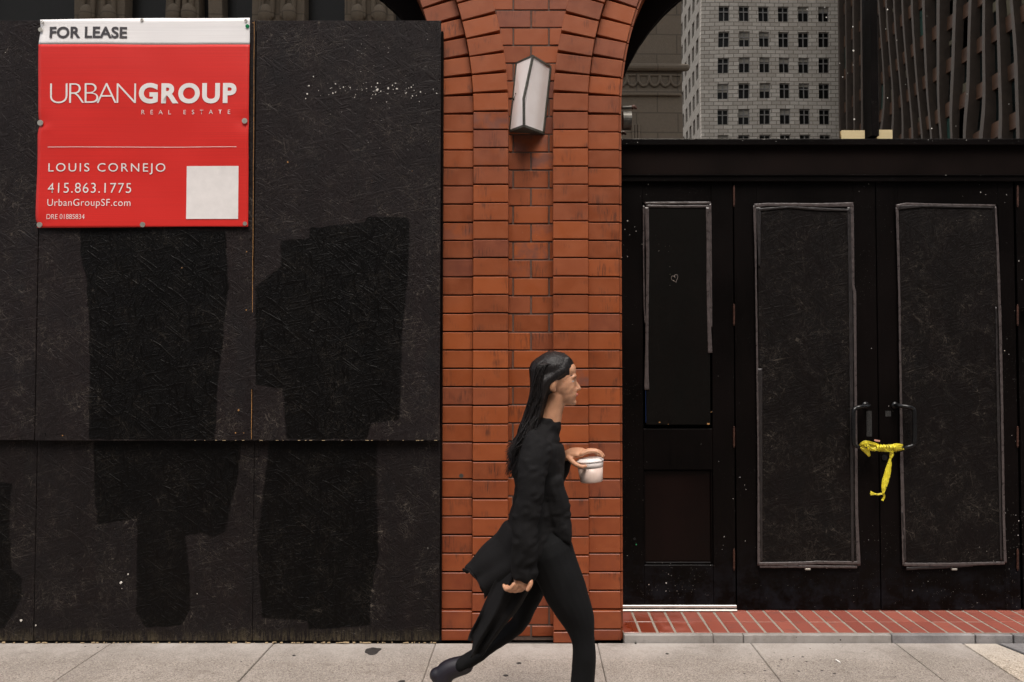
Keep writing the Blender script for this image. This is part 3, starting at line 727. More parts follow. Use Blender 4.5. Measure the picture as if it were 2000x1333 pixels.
# ------------------------------------------------------------------ threshold
th = empty('brick_threshold', (CXR, 0, 0), None); 
bm = bmesh.new(); box(bm, CXR - RA, CXR + RA, .03, .455, -.02, .0452); th_base = obj('threshold_base', bm, M_GROUT)
bpy.data.objects.remove(th); th = th_base; th.name = 'brick_threshold'; prop(th, kind='structure')
xx = CXR - RA + .002; k = 0
cache = {}
while xx < CXR + RA - .03:
    wdt = random.choice((.090, .093, .088)); 
    for (a, b) in ((.032, .212), (.216, .396), (.400, .452)):
        bm = bmesh.new(); box(bm, xx, min(xx + wdt, CXR + RA - .001), a, b, .0, .047 + random.uniform(-.0015, .0015), .0025); obj('brick', bm, M_PAV, th)
    xx += wdt + .012
cb = [CXR - RA + .001, W(1393, 1240, 0).x, W(1452, 1240, 0).x, W(1742, 1240, 0).x, W(1905, 1240, 0).x, W(1980, 1240, 0).x, 3.6, CXR + RA - .001]
for i, (a, b) in enumerate(zip(cb, cb[1:])):
    bm = bmesh.new(); g = .0006 if i == 0 else (.002 if i < 4 else .005); box(bm, a + g, b - g, .0, .0315, -.02, .044 - (.002 if i > 3 else 0), .004); obj('edging_stone', bm, M_CURB if i < 3 else M_GREYC, th)

# ------------------------------------------------------------------ boarding (hoarding)
YU = -.050; YL = -.013
hb = empty('plywood_hoarding', (-1.6, YL, 0), 'black painted chipboard hoarding closing the left arch, patched with darker paint', 'hoarding')
def sheet(x0, x1, y0, y1, Yf, th_, mat, lab=None):
    a = W(x0, (y0 + y1) / 2, Yf).x; b = W(x1, (y0 + y1) / 2, Yf).x
    zt = W(500, y0, Yf).z; zb = W(500, y1, Yf).z
    bm = bmesh.new()
    box(bm, a, b, Yf, Yf + th_, max(zb, .002), zt, .0015)
    o = obj('board', bm, mat, hb)
    if lab: o['label'] = lab
    return o
sheet(-420, 74.5, 40.5, 860, YU + .004, .012, M_OSB); sheet(76, 495, 40, 861, YU, .012, M_OSB); sheet(497, 860, 40.5, 861, YU - .002, .012, M_OSB)
sheet(-420, 69, 835, 1252, YL, .012, M_OSBL); sheet(70, 494.3, 835, 1252, YL - .002, .012, M_OSBL); sheet(495.2, 859, 835, 1252, YL, .012, M_OSBL)
bm = bmesh.new()
for px in (72, 300, 494, 850, -200): 
    x_ = W(px, 600, YL).x; box(bm, x_ - .04, x_ + .04, -.003, .03, .01, W(500, 60, YL).z)
box(bm, W(-420, 500, YL).x, W(850, 600, YL).x, YU + .017, YL - .003, W(500, 830, YL).z, W(500, 800, YL).z)
prop(obj('batten', bm, M_DOOR, hb), kind='stuff')
# raw wood edges
for (x0, y0, x1, y1, Yp) in ((496.6, 42, 494, 470, YU - .0028), (494, 470, 493, 610, YU - .0028), (492.5, 640, 491, 858, YU - .001)):
    a = W(x0, y0, Yp); b = W(x1, y1, Yp); bm = bmesh.new(); tube(bm, [a.lerp(b, i / 12) + Vector((random.uniform(-.0008, .0008), 0, 0)) for i in range(13)], .0016, 5); obj('raw_edge', bm, M_RAW, hb)
bm = bmesh.new()
x_ = 4
while x_ < 856:
    p = W(x_, 1246.5, YL - .003); h = random.uniform(.001, .006); ww = random.uniform(.002, .02)
    box(bm, p.x, p.x + ww, YL - .0045, YL + .004, .0035, .004 + h); x_ += random.choice((3, 5, 9, 14, 22))
x_ = 380
while x_ < 850:
    p = W(x_, 860.6, YU - .002); box(bm, p.x, p.x + random.uniform(.003, .02), YU - .003, YU, p.z - .001, p.z + .0015); x_ += random.uniform(8, 40)
prop(obj('wood_splinters', bm, M_SPLT, hb), kind='stuff')
# repainted darker patches
def patch(pts, Yf):
    """rolled-on darker paint: a film over the board whose cover fades raggedly at its rim"""
    P = [(W(a, b, Yf).x, W(a, b, Yf).z) for a, b in pts]; n = len(P)
    def sd(x, z):
        ins = False; best = 1e9
        for k in range(n):
            x1, z1 = P[k]; x2, z2 = P[(k + 1) % n]
            if (z1 > z) != (z2 > z) and x < (x2 - x1) * (z - z1) / (z2 - z1) + x1: ins = not ins
            dx, dz = x2 - x1, z2 - z1; t_ = max(0, min(1, ((x - x1) * dx + (z - z1) * dz) / (dx * dx + dz * dz)))
            best = min(best, (x - x1 - t_ * dx) ** 2 + (z - z1 - t_ * dz) ** 2)
        return math.sqrt(best) * (1 if ins else -1)
    st = .009; x0, x1 = min(p[0] for p in P) - .03, max(p[0] for p in P) + .03; zz0, zz1 = min(p[1] for p in P) - .03, max(p[1] for p in P) + .03
    zseam = W(500, 861, YU).z
    if Yf < YL - .02: zz0 = max(zz0, zseam + .001)
    zz0 = max(zz0, .02)
    nx, nz = int((x1 - x0) / st), int((zz1 - zz0) / st); D = {}
    for a in range(nx + 1):
        for b in range(nz + 1): D[a, b] = sd(x0 + a * st, zz0 + b * st)
    idx = {}; vs = []; cov = []; fs = []
    for a in range(nx):
        for b in range(nz):
            q = [(a, b), (a + 1, b), (a + 1, b + 1), (a, b + 1)]
            if max(D[k] for k in q) < -.026: continue
            f = []
            for k in q:
                if k not in idx:
                    x, z = x0 + k[0] * st, zz0 + k[1] * st; idx[k] = len(vs); vs.append((x, Yf, z))
                    soft = .007 + .022 * max(0, noise.noise(Vector((x * 3.1, 5, z * 2.3))) + .25)
                    cov.append(max(0, min(1, .46 + (D[k] + .006 * noise.noise(Vector((x * 17, 1, z * 17)))) / soft * .5)) if D[k] > -.024 else 0)
                f.append(idx[k])
            fs.append(f)
    me = bpy.data.meshes.new('paint_patch'); me.from_pydata(vs, [], fs); at = me.attributes.new('cover', 'FLOAT', 'POINT'); at.data.foreach_set('value', cov)
    link('paint_patch', me, M_PU if Yf < YL - .02 else M_PL, hb)
patch([(157, 446), (300, 449), (440, 452), (447, 560), (437, 640), (432, 700), (424, 760), (420, 859), (174, 859), (175, 640), (172, 600), (168, 540), (157, 500)], YU - .0007)
patch([(548, 470), (604, 466), (606, 446), (712, 434), (717, 424), (796, 424), (800, 445), (797, 540), (786, 640), (782, 820), (727, 828), (716, 858), (560, 858), (552, 760), (499, 752), (499, 560), (548, 520)], YU - .0027)
patch([(184, 858), (472, 858), (462, 950), (452, 980), (440, 1040), (415, 1050), (392, 1042), (362, 1048), (370, 1120), (372, 1190), (354, 1222), (284, 1226), (266, 1196), (268, 1012), (240, 1018), (190, 1024), (184, 960)], YL - .0027)
patch([(527, 858), (738, 858), (736, 960), (740, 1080), (724, 1160), (722, 1222), (640, 1228), (604, 1230), (600, 1214), (512, 1206), (508, 1160), (502, 1060), (512, 980)], YL - .0007)
patch([(-60, 935), (24, 945), (18, 1010), (22, 1110), (44, 1130), (42, 1170), (26, 1200), (8, 1228), (-60, 1230)], YL - .0007)
# spatter, screws, holes
def blob(bm, p, s, n=7):
    vs = [bm.verts.new((p.x + s * random.uniform(.5, 1.1) * math.cos(k * 2 * math.pi / n), p.y, p.z + s * random.uniform(.5, 1.2) * math.sin(k * 2 * math.pi / n))) for k in range(n)]
    c = bm.verts.new((p.x, p.y - .0012, p.z))
    for k in range(n): bm.faces.new((c, vs[k], vs[(k + 1) % n]))
bm = bmesh.new()
for i in range(120):
    px = random.gauss(735, 65); py = random.gauss(178, 10) if i % 3 else random.uniform(45, 290)
    if 505 < px < 855: blob(bm, W(px, py, YU - .0035), random.choice((.0015, .002, .003, .0045)) if i % 3 else .0017)
for px, py, s in ((737, 176, .009), (758, 173, .007), (775, 174, .007), (600, 184, .006), (650, 182, .004), (612, 150, .005)): blob(bm, W(px, py, YU - .0035), s)
for px, py, s in ((236, 1138, .009), (238, 1150, .003), (250, 1122, .006), (385, 1160, .004), (41, 1212, .008), (70, 1222, .006)): blob(bm, W(px, py, YL - .0045), s)
prop(obj('white_spatter', bm, M_WHITE, hb), kind='stuff')
bm = bmesh.new()
for px, py, s in ((466, 801, .0075), (355, 524, .004), (481, 606, .005), (482, 492, .004), (460, 846, .005), (122, 851, .005), (476, 846, .004), (494, 45, .004), (562, 317, .006)): blob(bm, W(px, py, YU - .0035), s)
prop(obj('torn_wood_holes', bm, M_RAW, hb), kind='stuff')
bm = bmesh.new()
for Yp, ys in ((YU - .0035, (60, 200, 330, 470, 610, 745, 845)), (YL - .0045, (885, 980, 1080, 1190))):
    for px in (86, 487, 503, 850):
        for py in ys: p = W(px + random.uniform(-3, 3), py + random.uniform(-8, 8), Yp); tube(bm, [p + Vector((0, -.0008, 0)), p + Vector((0, .002, 0))], .0038, 8, rnd=False)
prop(obj('screw_heads', bm, M_BLKM, hb), kind='stuff')

# ------------------------------------------------------------------ for-lease banner
YBn = YU - .012
def ban_y(x, z):
    """wavy surface of the banner (x, z in metres)"""
    return YBn - .004 + .0035 * math.sin(z * 6.3 + x * 1.1) - .003 * math.sin(x * 7 + .5) + .0028 * noise.noise(Vector((x * 5, 0, z * 4)))
def edge_l(v):   # photo-px x of the left edge by photo-px y
    pts = [(38, 78.5), (60, 79), (88, 76.5), (140, 76), (200, 75.5), (236, 75.5), (241, 79.5), (250, 76), (262, 73.8), (320, 73), (380, 71), (430, 70.3), (438, 73.5), (446, 72)]
    for (a, b), (c, d) in zip(pts, pts[1:]):
        if v <= c: return b + (d - b) * (max(v, a) - a) / (c - a)
    return 72
bn = empty('for_lease_banner', W(280, 240, YBn), 'red and white FOR LEASE banner screwed to the black boards', 'banner')
def ban_part(name, v0, v1, mat, slope=True):
    nx, nz = 60, max(4, int((v1 - v0) / 5)); bm = bmesh.new(); rows = []
    for j in range(nz + 1):
        row = []
        for i in range(nx + 1):
            u = i / nx; t = j / nz; v = v0 + (v1 - v0) * t
            yl_, yr_ = v, v
            if v0 < 60 and j == 0: v = 36.8 + 2.2 * (1 - u) ** 3 - 1.2 * u + .6 * math.sin(u * 9)
            if v1 > 400 and j == nz: v = 445.5 - 2.3 * u + .6 * math.sin(u * 7)
            x = edge_l(v) + (488.4 - (v - 38) * .0085 - edge_l(v)) * u
            p = W(x, v, YBn); 
            for (sx, sy) in ((80, 241), (479, 238), (79, 440), (279, 439), (481, 437), (80, 59)):
                d2 = ((x - sx) ** 2 + (v - sy) ** 2)
            p.y = ban_y(p.x, p.z) + sum(.006 * math.exp(-((x - sx) ** 2 + (v - sy) ** 2) / 260) for sx, sy in ((80, 241), (79, 440), (80, 59), (479, 238)))
            p.y -= .004 * math.exp(-((x - 88) ** 2) / 120 - ((v - 252) ** 2) / 60)
            row.append(bm.verts.new(p))
        rows.append(row)
    for r0, r1 in zip(rows, rows[1:]):
        for k in range(nx): bm.faces.new((r0[k], r1[k], r1[k + 1], r0[k + 1]))
    ret = bmesh.ops.extrude_face_region(bm, geom=bm.faces[:])
    for v in ret['geom']:
        if isinstance(v, bmesh.types.BMVert): v.co.y += .0015
    bmesh.ops.recalc_face_normals(bm, faces=bm.faces[:])
    return obj(name, bm, mat, bn, True)
ban_part('white_header', 38, 87.9, M_BW); ban_part('red_sheet', 88, 446, M_RED)
def flatprint(name, me, mat):
    for v in me.vertices: v.co.y = ban_y(v.co.x, v.co.z) - .0022
    return link(name, me, mat, bn)
def text(s, x0, x1, y0, y1, mat, off=0., sp=None, cap=True):
    """print text so that its inked box is x0..x1, y0..y1 in photo pixels"""
    def make(spc, o_):
        cu = bpy.data.curves.new('t', 'FONT'); cu.body = s; cu.size = 1; cu.space_character = spc; cu.offset = o_; cu.resolution_u = 6
        ob = bpy.data.objects.new('t', cu); col.objects.link(ob); dg = bpy.context.evaluated_depsgraph_get(); dg.update()
        me = bpy.data.meshes.new_from_object(ob.evaluated_get(dg)); bpy.data.objects.remove(ob); bpy.data.curves.remove(cu)
        xs = [v.co.x for v in me.vertices]; ys = [v.co.y for v in me.vertices]
        return me, min(xs), max(xs), min(ys), max(ys)
    a = W(x0, y1, YBn); b = W(x1, y0, YBn); Wd, Hd = b.x - a.x, b.z - a.z
    if sp is None: spc = 1
    else:
        m1, l1, r1_, b1, t1 = make(1, off); m2, l2, r2_, b2, t2 = make(2, off); k = Hd / (t1 - b1)
        w1, w2 = (r1_ - l1) * k * sp, (r2_ - l2) * k * sp; spc = 1 + (Wd - w1) / (w2 - w1)
    me, l, r_, bo, to = make(spc, off)
    for v in me.vertices:
        x = a.x + (v.co.x - l) / (r_ - l) * Wd; z = a.z + (v.co.y - bo) / (to - bo) * Hd
        v.co = Vector((x, 0, z))
    bm = bmesh.new(); bm.from_mesh(me); bmesh.ops.remove_doubles(bm, verts=bm.verts[:], dist=1e-5)
    bmesh.ops.triangulate(bm, faces=bm.faces[:]); bm.to_mesh(me); bm.free(); me.materials.clear(); me.name = 'lettering'
    return flatprint('lettering', me, mat)
text('FOR LEASE', 98, 249, 53.3, 76, M_INKD, .03, 1.04)
text('URBAN', 99, 267.5, 164.4, 203, M_INKW, -.020, 1.06); text('GROUP', 272.6, 463.5, 163.3, 203.5, M_INKW, .04, 1.0)
text('REAL', 277.5, 335, 216, 224.4, M_INKW, -.008, 1.0); text('ESTATE', 359.5, 451.5, 216, 224.4, M_INKW, -.008, 1.0)
text('LOUIS CORNEJO', 95, 323, 319.5, 341, M_INKW, 0, 1.08); text('415.863.1775', 94, 256.5, 358, 377.5, M_INKW, -.006, .95)
text('UrbanGroupSF.com', 93.5, 255.5, 389.5, 407.5, M_INKW, -.006, .95); text('DRE 01885834', 92.5, 167, 419.3, 428.8, M_INKW, -.012, .9)
def flatbox(name, x0, x1, y0, y1, mat):
    a = W(x0, y1, YBn); b = W(x1, y0, YBn); n = 24; vs, fs = [], []
    for i in range(n + 1):
        for j in range(n + 1): vs.append((a.x + (b.x - a.x) * i / n, 0, a.z + (b.z - a.z) * j / n))
    for i in range(n):
        for j in range(n): q = i * (n + 1) + j; fs.append((q, q + n + 1, q + n + 2, q + 1))
    me = bpy.data.meshes.new(name); me.from_pydata(vs, [], fs); return flatprint(name, me, mat)
flatbox('rule_line', 94, 463, 287.6, 288.5, M_INKW); flatbox('white_square', 363.8, 466.8, 325.2, 428.3, M_INKW)
for px, py, r_, green in ((80, 59, 4.2, 0), (80, 241, 5.6, 0), (79, 440, 5.4, 0), (279.5, 439.5, 5.2, 0), (479.5, 238, 5.4, 0), (479, 437.5, 4, 0), (484, 52.5, 3.8, 1)):
    p = W(px, py, YBn); p.y = ban_y(p.x, p.z) - .003; bm = bmesh.new(); tube(bm, [p + Vector((0, -.0015, 0)), p + Vector((0, .0025, 0))], r_ * .0029, 20, rnd=False)
    o = obj('push_pin' if green else 'washer', bm, plain('green_plastic', (.0, .2, .07), .3) if green else M_SCREW, bn)
    bm = bmesh.new(); tube(bm, [p + Vector((0, -.005, 0)), p + Vector((0, -.0015, 0))], r_ * .0012, 12); obj('screw_head', bm, M_MET if not green else plain('green_dark_plastic', (.0, .12, .04), .3), o)
for px, py in ((83.5, 44.5), (277.5, 39.8), (481, 41.8)):
    p = W(px, py, YBn); p.y = ban_y(p.x, p.z) - .0025; bm = bmesh.new()
    ring = [p + Vector((math.cos(k * math.pi / 8) * .0075, 0, math.sin(k * math.pi / 8) * .0075)) for k in range(17)]
    tube(bm, ring, .002, 6, cap=False); g_ = obj('eyelet', bm, M_SCREW, bn, True)
    bm = bmesh.new(); tube(bm, [p + Vector((0, -.0005, 0)), p + Vector((0, .002, 0))], .0066, 12, rnd=False); obj('eyelet_hole', bm, M_BLKM, g_)

# ------------------------------------------------------------------ wall lamp
lamp = empty('wall_lamp', W(1036, 190, .045), 'crooked triangular wall lamp of milky glass on the brick pier', 'lamp')
YBk, YF = .091, -.056
TL, TR, TF = W(1009, 126, YBk), W(1075, 133, YBk), W(1040.5, 112, YF)
BL, BR, BF = W(996.5, 254, YBk), W(1061.5, 258, YBk), W(1023.5, 244, YF); MF = W(1023, 195, -.058); ML = TL.lerp(BL, .6); MR = TR.lerp(BR, .6)
def poly(name, faces, mat, par, th_=.003):
    bm = bmesh.new(); d = {}
    def V(p):
        k = tuple(round(x, 5) for x in p)
        if k not in d: d[k] = bm.verts.new(p)
        return d[k]
    for f in faces: bm.faces.new([V(p) for p in f])
    bmesh.ops.recalc_face_normals(bm, faces=bm.faces[:])
    ret = bmesh.ops.solidify(bm, geom=bm.faces[:], thickness=th_)
    return obj(name, bm, mat, par)
poly('glass_pane', [(TL, TF, BF, BL)], M_MILK, lamp); poly('glass_pane', [(TF, TR, BR, BF)], M_MILK, lamp)
def bar(name, pts, w_, mat=M_PATINA):
    bm = bmesh.new(); tube(bm, pts, w_ * 1.0, 4, rnd=False); return obj(name, bm, mat, lamp)
e = Vector((0, -.004, 0))
bar('edge_bar', [TL + e, BL + e], .007); bar('edge_bar', [TR + e, BR + e], .008); bar('front_bar', [TF + e, TF.lerp(MF, .55) + e * 2, MF + e * 5, MF.lerp(BF, .4) + e * 4, BF + e], .008)
def cap(name, a, b, c, dz, out):
    bm = bmesh.new(); cen = (a + b + c) / 3; P = []
    for zz in (0, dz):
        for q in (a, b, c): P.append(bm.verts.new(q + (q - cen).normalized() * out * Vector((1, 1, .3)).length / 1.45 + Vector((0, 0, zz))))
    for f in ((0, 1, 2), (5, 4, 3), (0, 3, 4, 1), (1, 4, 5, 2), (2, 5, 3, 0)): bm.faces.new([P[i] for i in f])
    bmesh.ops.recalc_face_normals(bm, faces=bm.faces[:]); return obj(name, bm, M_PATINA, lamp)
cap('top_cap', TL, TF, TR, .012, .008); cap('bottom_cap', BL, BF, BR, -.014, .008)
bm = bmesh.new()
p = W(1003, 190, YBk - .02)
for i in range(9):
    q = p + Vector((random.uniform(-.008, .012), random.uniform(-.01, .01), random.uniform(-.03, .02))); tube(bm, [q, q + Vector((random.uniform(-.01, .01), -.006, random.uniform(-.012, .01)))], .0035, 5)
prop(obj('dead_twigs', bm, plain('dead_leaf', (.03, .018, .01), .9), lamp), kind='stuff')

# ------------------------------------------------------------------ litter
def stain(px, py, w_, d_, name, label, cat, mat, h=.0025, group=None, seed=0):
    p = G(px, py, .0015); bm = bmesh.new(); n = 28; ring = []
    c = bm.verts.new((p.x, p.y, .0015 + h))
    R1, R2 = [], []
    for k in range(n):
        a = k * 2 * math.pi / n; r_ = 1 + .35 * noise.noise(Vector((math.cos(a) * 1.6 + seed, math.sin(a) * 1.6, seed)))
        R1.append(bm.verts.new((p.x + w_ * r_ * math.cos(a) * .55, p.y + d_ * r_ * math.sin(a) * .55, .0015 + h * random.uniform(.3, 1.2))))
        R2.append(bm.verts.new((p.x + w_ * r_ * math.cos(a), p.y + d_ * r_ * math.sin(a), -.0005)))
    for k in range(n):
        bm.faces.new((c, R1[k], R1[(k + 1) % n])); bm.faces.new((R1[k], R2[k], R2[(k + 1) % n], R1[(k + 1) % n]))
    bmesh.ops.recalc_face_normals(bm, faces=bm.faces[:]); return prop(obj(name, bm, mat, None, True), label, cat, group)
M_GUM = plain('black_gum', (.025, .02, .018), .8, var=.5, sc=80, bump=.6)
stain(728, 1271, .045, .055, 'flattened_rubbish', 'dark flattened rubbish on the pavement below the right board', 'litter', M_GUM, .006, seed=3)
for i, (px, py, s_, lab) in enumerate(((1014, 1295, .014, 'black gum spot left of the walking leg, farther from the kerb'), (988, 1319, .014, 'black gum spot on the pavement between the legs of the walker, nearest the camera'), (574, 1280, .01, 'small black gum spot left of the flattened rubbish'), (1303, 1277, .011, 'black gum spot below the left end of the brick threshold'), (785, 1331, .02, 'black gum spot at the bottom border, left of the trailing shoe'), (471, 1293, .006, 'tiny dark gum spot below the seam of the two lower boards'))):
    stain(px, py, s_, s_ * .9, 'gum_spot', lab, 'gum', M_GUM, .0015, 'black gum spots on the pavement', seed=i)
p = G(1637, 1293, .005); bm = bmesh.new(); tube(bm, [p + Vector((-.004, .02, .003)), p + Vector((.006, -.012, 0))], .0042, 10, rnd=False)
cg = prop(obj('cigarette_butt', bm, plain('white_paper', (.75, .72, .68), .7)), 'white cigarette butt lying on the pavement in front of the double doors', 'litter')

# ------------------------------------------------------------------ buildings across the street (seen mirrored in the windows)
def VM(p): return Vector((p[0], 2 * YG - p[1], p[2]))       # place in the mirror -> place in the street
def my(y): return 2 * YG - y
def mat_blocks(name, c1, c2, mortar, scale, axis, bw=.5, rh=.25, bumpy=.3, grain=30, ms=.012):
    t = NT(name); P = t.geo(); s3 = t.sep(P); cb = t.n.new('ShaderNodeCombineXYZ'); t.l.new(s3[0 if axis == 'x' else 1], cb.inputs[0]); t.l.new(s3[2], cb.inputs[1])
    b = t.n.new('ShaderNodeTexBrick'); t.l.new(cb.outputs[0], b.inputs['Vector']); b.inputs['Color1'].default_value = (*c1, 1); b.inputs['Color2'].default_value = (*c2, 1); b.inputs['Mortar'].default_value = (*mortar, 1)
    b.inputs['Scale'].default_value = scale; b.inputs['Brick Width'].default_value = bw; b.inputs['Row Height'].default_value = rh; b.inputs['Mortar Size'].default_value = ms; b.inputs['Bias'].default_value = 0
    n = t.noise(P, grain, 4, .7); n2 = t.noise(P, .15, 4)
    c = t.mix(t.ramp(n, .3, .7, 0, .35), b.outputs[0], mortar); c = t.mix(t.ramp(n2, .4, .7, 0, .2), c, (c1[0] * .6, c1[1] * .55, c1[2] * .5))
    return t.end(c, .85, t.bump(n, bumpy, .02))
YT = 105 - 4.4
def TW(px, py, Zd): return W(px, py, Zd - 4.4)
tw = empty('stone_tower', (28, my(YT), 0), 'pale stone office tower across the street, mirrored in the arched window', 'building')
M_TF = mat_blocks('pale_stone_front', (.86, .78, .68), (.60, .53, .45), (.25, .21, .17), .62, 'x', .8, .34, .0, 3, .03); M_TS = mat_blocks('pale_stone_shaded_side', (.42, .38, .33), (.34, .30, .26), (.2, .17, .14), .62, 'y', .75, .3)  # side stone coloured darker than the front, its shade put into the colour
M_WIN = plain('dark_window', (.012, .011, .01), .35, spec=.25); M_FRM = plain('window_frame_grey', (.3, .28, .26), .6)
xL = TW(1370, 100, 105).x; xR = xL + 40; yF = YT; yB = YT + 16; H = 84
cols = [TW(px, 100, 105).x for px in (1413, 1454, 1494, 1534, 1572, 1610)]; dx = (cols[-1] - cols[0]) / 5; cols = [cols[0] + i * dx for i in range(13)]
rowz = [TW(1500, py, 105).z for py in (264, 228, 177, 127, 77, 28)]; dzr = (rowz[5] - rowz[1]) / 4
rowz = [rowz[1] + (i - 8) * dzr for i in range(22)]; rowz = [z_ for z_ in rowz if z_ > 2]
ww, wh = 1.5, 2.15
bm = bmesh.new()
prev = 0
for z_ in rowz + [None]:
    top = H if z_ is None else z_ - wh / 2
    box(bm, xL, xR, my(yF + .6), my(yF), prev, top)
    if z_ is None: break
    es = [xL] + [c for c_ in cols for c in (c_ - ww / 2, c_ + ww / 2)] + [xR]
    for a, b in zip(es[::2], es[1::2]): box(bm, a, b, my(yF + .6), my(yF), z_ - wh / 2, z_ + wh / 2)
    prev = z_ + wh / 2
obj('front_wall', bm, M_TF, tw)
syd = [yF + 2.2 + i * 2.73 for i in range(6)]
bm = bmesh.new(); prev = 0
for z_ in rowz + [None]:
    top = H if z_ is None else z_ - wh / 2
    box(bm, xL, xL + .6, my(yB), my(yF + .6), prev, top)
    if z_ is None: break
    es = [yF + .6] + [c for c_ in syd for c in (c_ - ww / 2, c_ + ww / 2)] + [yB]
    for a, b in zip(es[::2], es[1::2]):
        if b > a: box(bm, xL, xL + .6, my(b), my(a), z_ - wh / 2, z_ + wh / 2)
    prev = z_ + wh / 2
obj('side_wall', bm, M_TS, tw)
bm = bmesh.new(); box(bm, xL + .45, xR, my(yB), my(yF + .45), 0, H - .5); obj('dark_core', bm, M_WIN, tw)
def winmesh(axis):
    bm = bmesh.new(); t_ = .07
    for (a, b, c, d) in ((-ww / 2, ww / 2, -wh / 2, -wh / 2 + .12), (-ww / 2, ww / 2, wh / 2 - .12, wh / 2), (-ww / 2, -ww / 2 + .1, -wh / 2, wh / 2), (ww / 2 - .1, ww / 2, -wh / 2, wh / 2), (-t_, t_, -wh / 2, wh / 2), (-ww / 2, ww / 2, .25, .25 + 2 * t_)):
        if axis == 'x': box(bm, a, b, -.04, .04, c, d)
        else: box(bm, -.04, .04, a, b, c, d)
    me = bpy.data.meshes.new('window'); bm.to_mesh(me); bm.free(); me.materials.append(M_FRM); return me
wmx, wmy = winmesh('x'), winmesh('y')
twi = Matrix.Translation(tw.location).inverted()
for z_ in rowz:
    for c_ in cols:
        o = bpy.data.objects.new('window', wmx); col.objects.link(o); o.parent = tw; o.location = Vector((c_, my(yF + .3), z_)) - tw.location
blind = plain('pale_blind', (.42, .38, .32), .9); bm = bmesh.new()
for z_ in rowz:
    for c_ in cols:
        if random.random() < .4: h = random.uniform(.4, 1.2); box(bm, c_ - ww / 2 + .1, c_ + ww / 2 - .1, my(yF + .41), my(yF + .38), z_ + wh / 2 - h, z_ + wh / 2 - .1)
obj('window_blinds', bm, blind, tw)['kind'] = 'stuff'
bm = bmesh.new()
for z_ in rowz:
    for c_ in syd:
        for a, b in ((-.07, .07),): box(bm, xL + .25, xL + .33, my(c_ + b), my(c_ + a), z_ - wh / 2, z_ + wh / 2)
obj('side_window_bars', bm, M_FRM, tw)['kind'] = 'stuff'

# dark carved building close opposite
YN = 25 - 4.4
nb = empty('carved_stone_building', (-8, my(YN), 0), 'dark brown stone building with carved piers, mirrored above the boards', 'building')
M_NS = mat_blocks('brown_granite', (.17, .132, .094), (.145, .112, .08), (.09, .07, .05), .55, 'x', .75, .36, .8, 14)
xe = TW(1333, 150, 25).x; HN = 17
def nbx(name, p0, p1, out, z_0, z_1, mat=M_NS, depth=.6):
    bm = bmesh.new(); box(bm, p0, p1, my(YN + depth), my(YN - out), z_0, z_1, .02); return obj(name, bm, mat, nb)
# pier layout by photograph: stone (145-245) (322-382) (405-430) (495-592) (672-765)
ed = [TW(px, 20, 25).x for px in (145, 245, 322, 384, 404, 434, 495, 592, 672, 770)]
bot, topw = TW(500, 60, 25).z - 7, TW(500, -150, 25).z
x_prev = -30
allp = [(ed[0], ed[1]), (ed[2], ed[3]), (ed[4], ed[5]), (ed[6], ed[7]), (ed[8], ed[9])]
stp = ed[8] - ed[6]
xx = ed[9]
while True:
    a = xx + .085 * 15; b = a + 1.6
    if b > TW(1195, 20, 25).x: break
    allp.append((a, b)); xx = b
allp = [(-30, -24)] + [(-23 + i * 2.9, -21.4 + i * 2.9) for i in range(2)] + allp + [(TW(1195, 20, 25).x, xe)]
for a, b in allp: nbx('pier', a, b, 0, bot, topw)
nbx('lower_wall', -30, xe, 0, 0, bot); nbx('upper_wall', -30, xe, 0, topw, HN)
bm = bmesh.new(); box(bm, -30, xe - .3, my(YN + 9), my(YN + .5), 0, HN - .3); obj('dark_core', bm, M_WIN, nb)
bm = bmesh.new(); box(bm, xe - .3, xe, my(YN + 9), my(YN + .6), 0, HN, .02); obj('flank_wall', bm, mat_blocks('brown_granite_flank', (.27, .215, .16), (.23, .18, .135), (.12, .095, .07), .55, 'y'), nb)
bm = bmesh.new()
z1 = TW(500, 22, 25).z
for a, b in allp[3:8]:
    if b - a < .6: continue
    m = (a + b) / 2; w2 = (b - a)
    for k in range(4): 
        x_ = a + w2 * (.2 + .2 * k); tube(bm, [Vector((x_, my(YN - .06), TW(500, 34, 25).z)), Vector((x_, my(YN - .06), topw - .5))], .09, 8)
    for k in (-1, 1): ball(bm, Vector((m + k * .22 * w2, my(YN - .05), TW(500, 30, 25).z)), (.24, .22, .34), seg=14)
obj('carved_ornament', bm, M_NS, nb, True)
bm = bmesh.new()
zc1 = TW(1280, 134, 25).z
tube(bm, [Vector((TW(1180, 134, 25).x, my(YN - .1), zc1)), Vector((xe + .12, my(YN - .1), zc1))], .12, 12)
zl = TW(1280, 186, 25).z; box(bm, TW(1180, 134, 25).x, xe - .05, my(YN), my(YN - .12), zl - .05, zl + .12, .02)
zf = TW(1280, 162, 25).z; box(bm, TW(1180, 134, 25).x, xe - .02, my(YN), my(YN - .05), zf - .28, zf - .22); box(bm, TW(1180, 134, 25).x, xe - .02, my(YN), my(YN - .05), zf + .22, zf + .28)
obj('cornice', bm, M_NS, nb, False)
bm = bmesh.new(); x_ = TW(1180, 134, 25).x
while x_ < xe - .35:
    tube(bm, [Vector((x_ + .2 + .17 * math.cos(R(a)), my(YN - .03), zf + .18 + .3 * math.sin(R(a)))) for a in range(180, 361, 15)], .05, 6); x_ += .36
obj('swag_frieze', bm, M_NS, nb, True)
bm = bmesh.new()
for px in (1236, 1241.5, 1247): x_ = TW(px, 250, 25).x; tube(bm, [Vector((x_, my(YN - .02), 3)), Vector((x_, my(YN - .02), TW(1240, 246, 25).z))], .045, 8)
obj('reeding', bm, M_NS, nb, True)

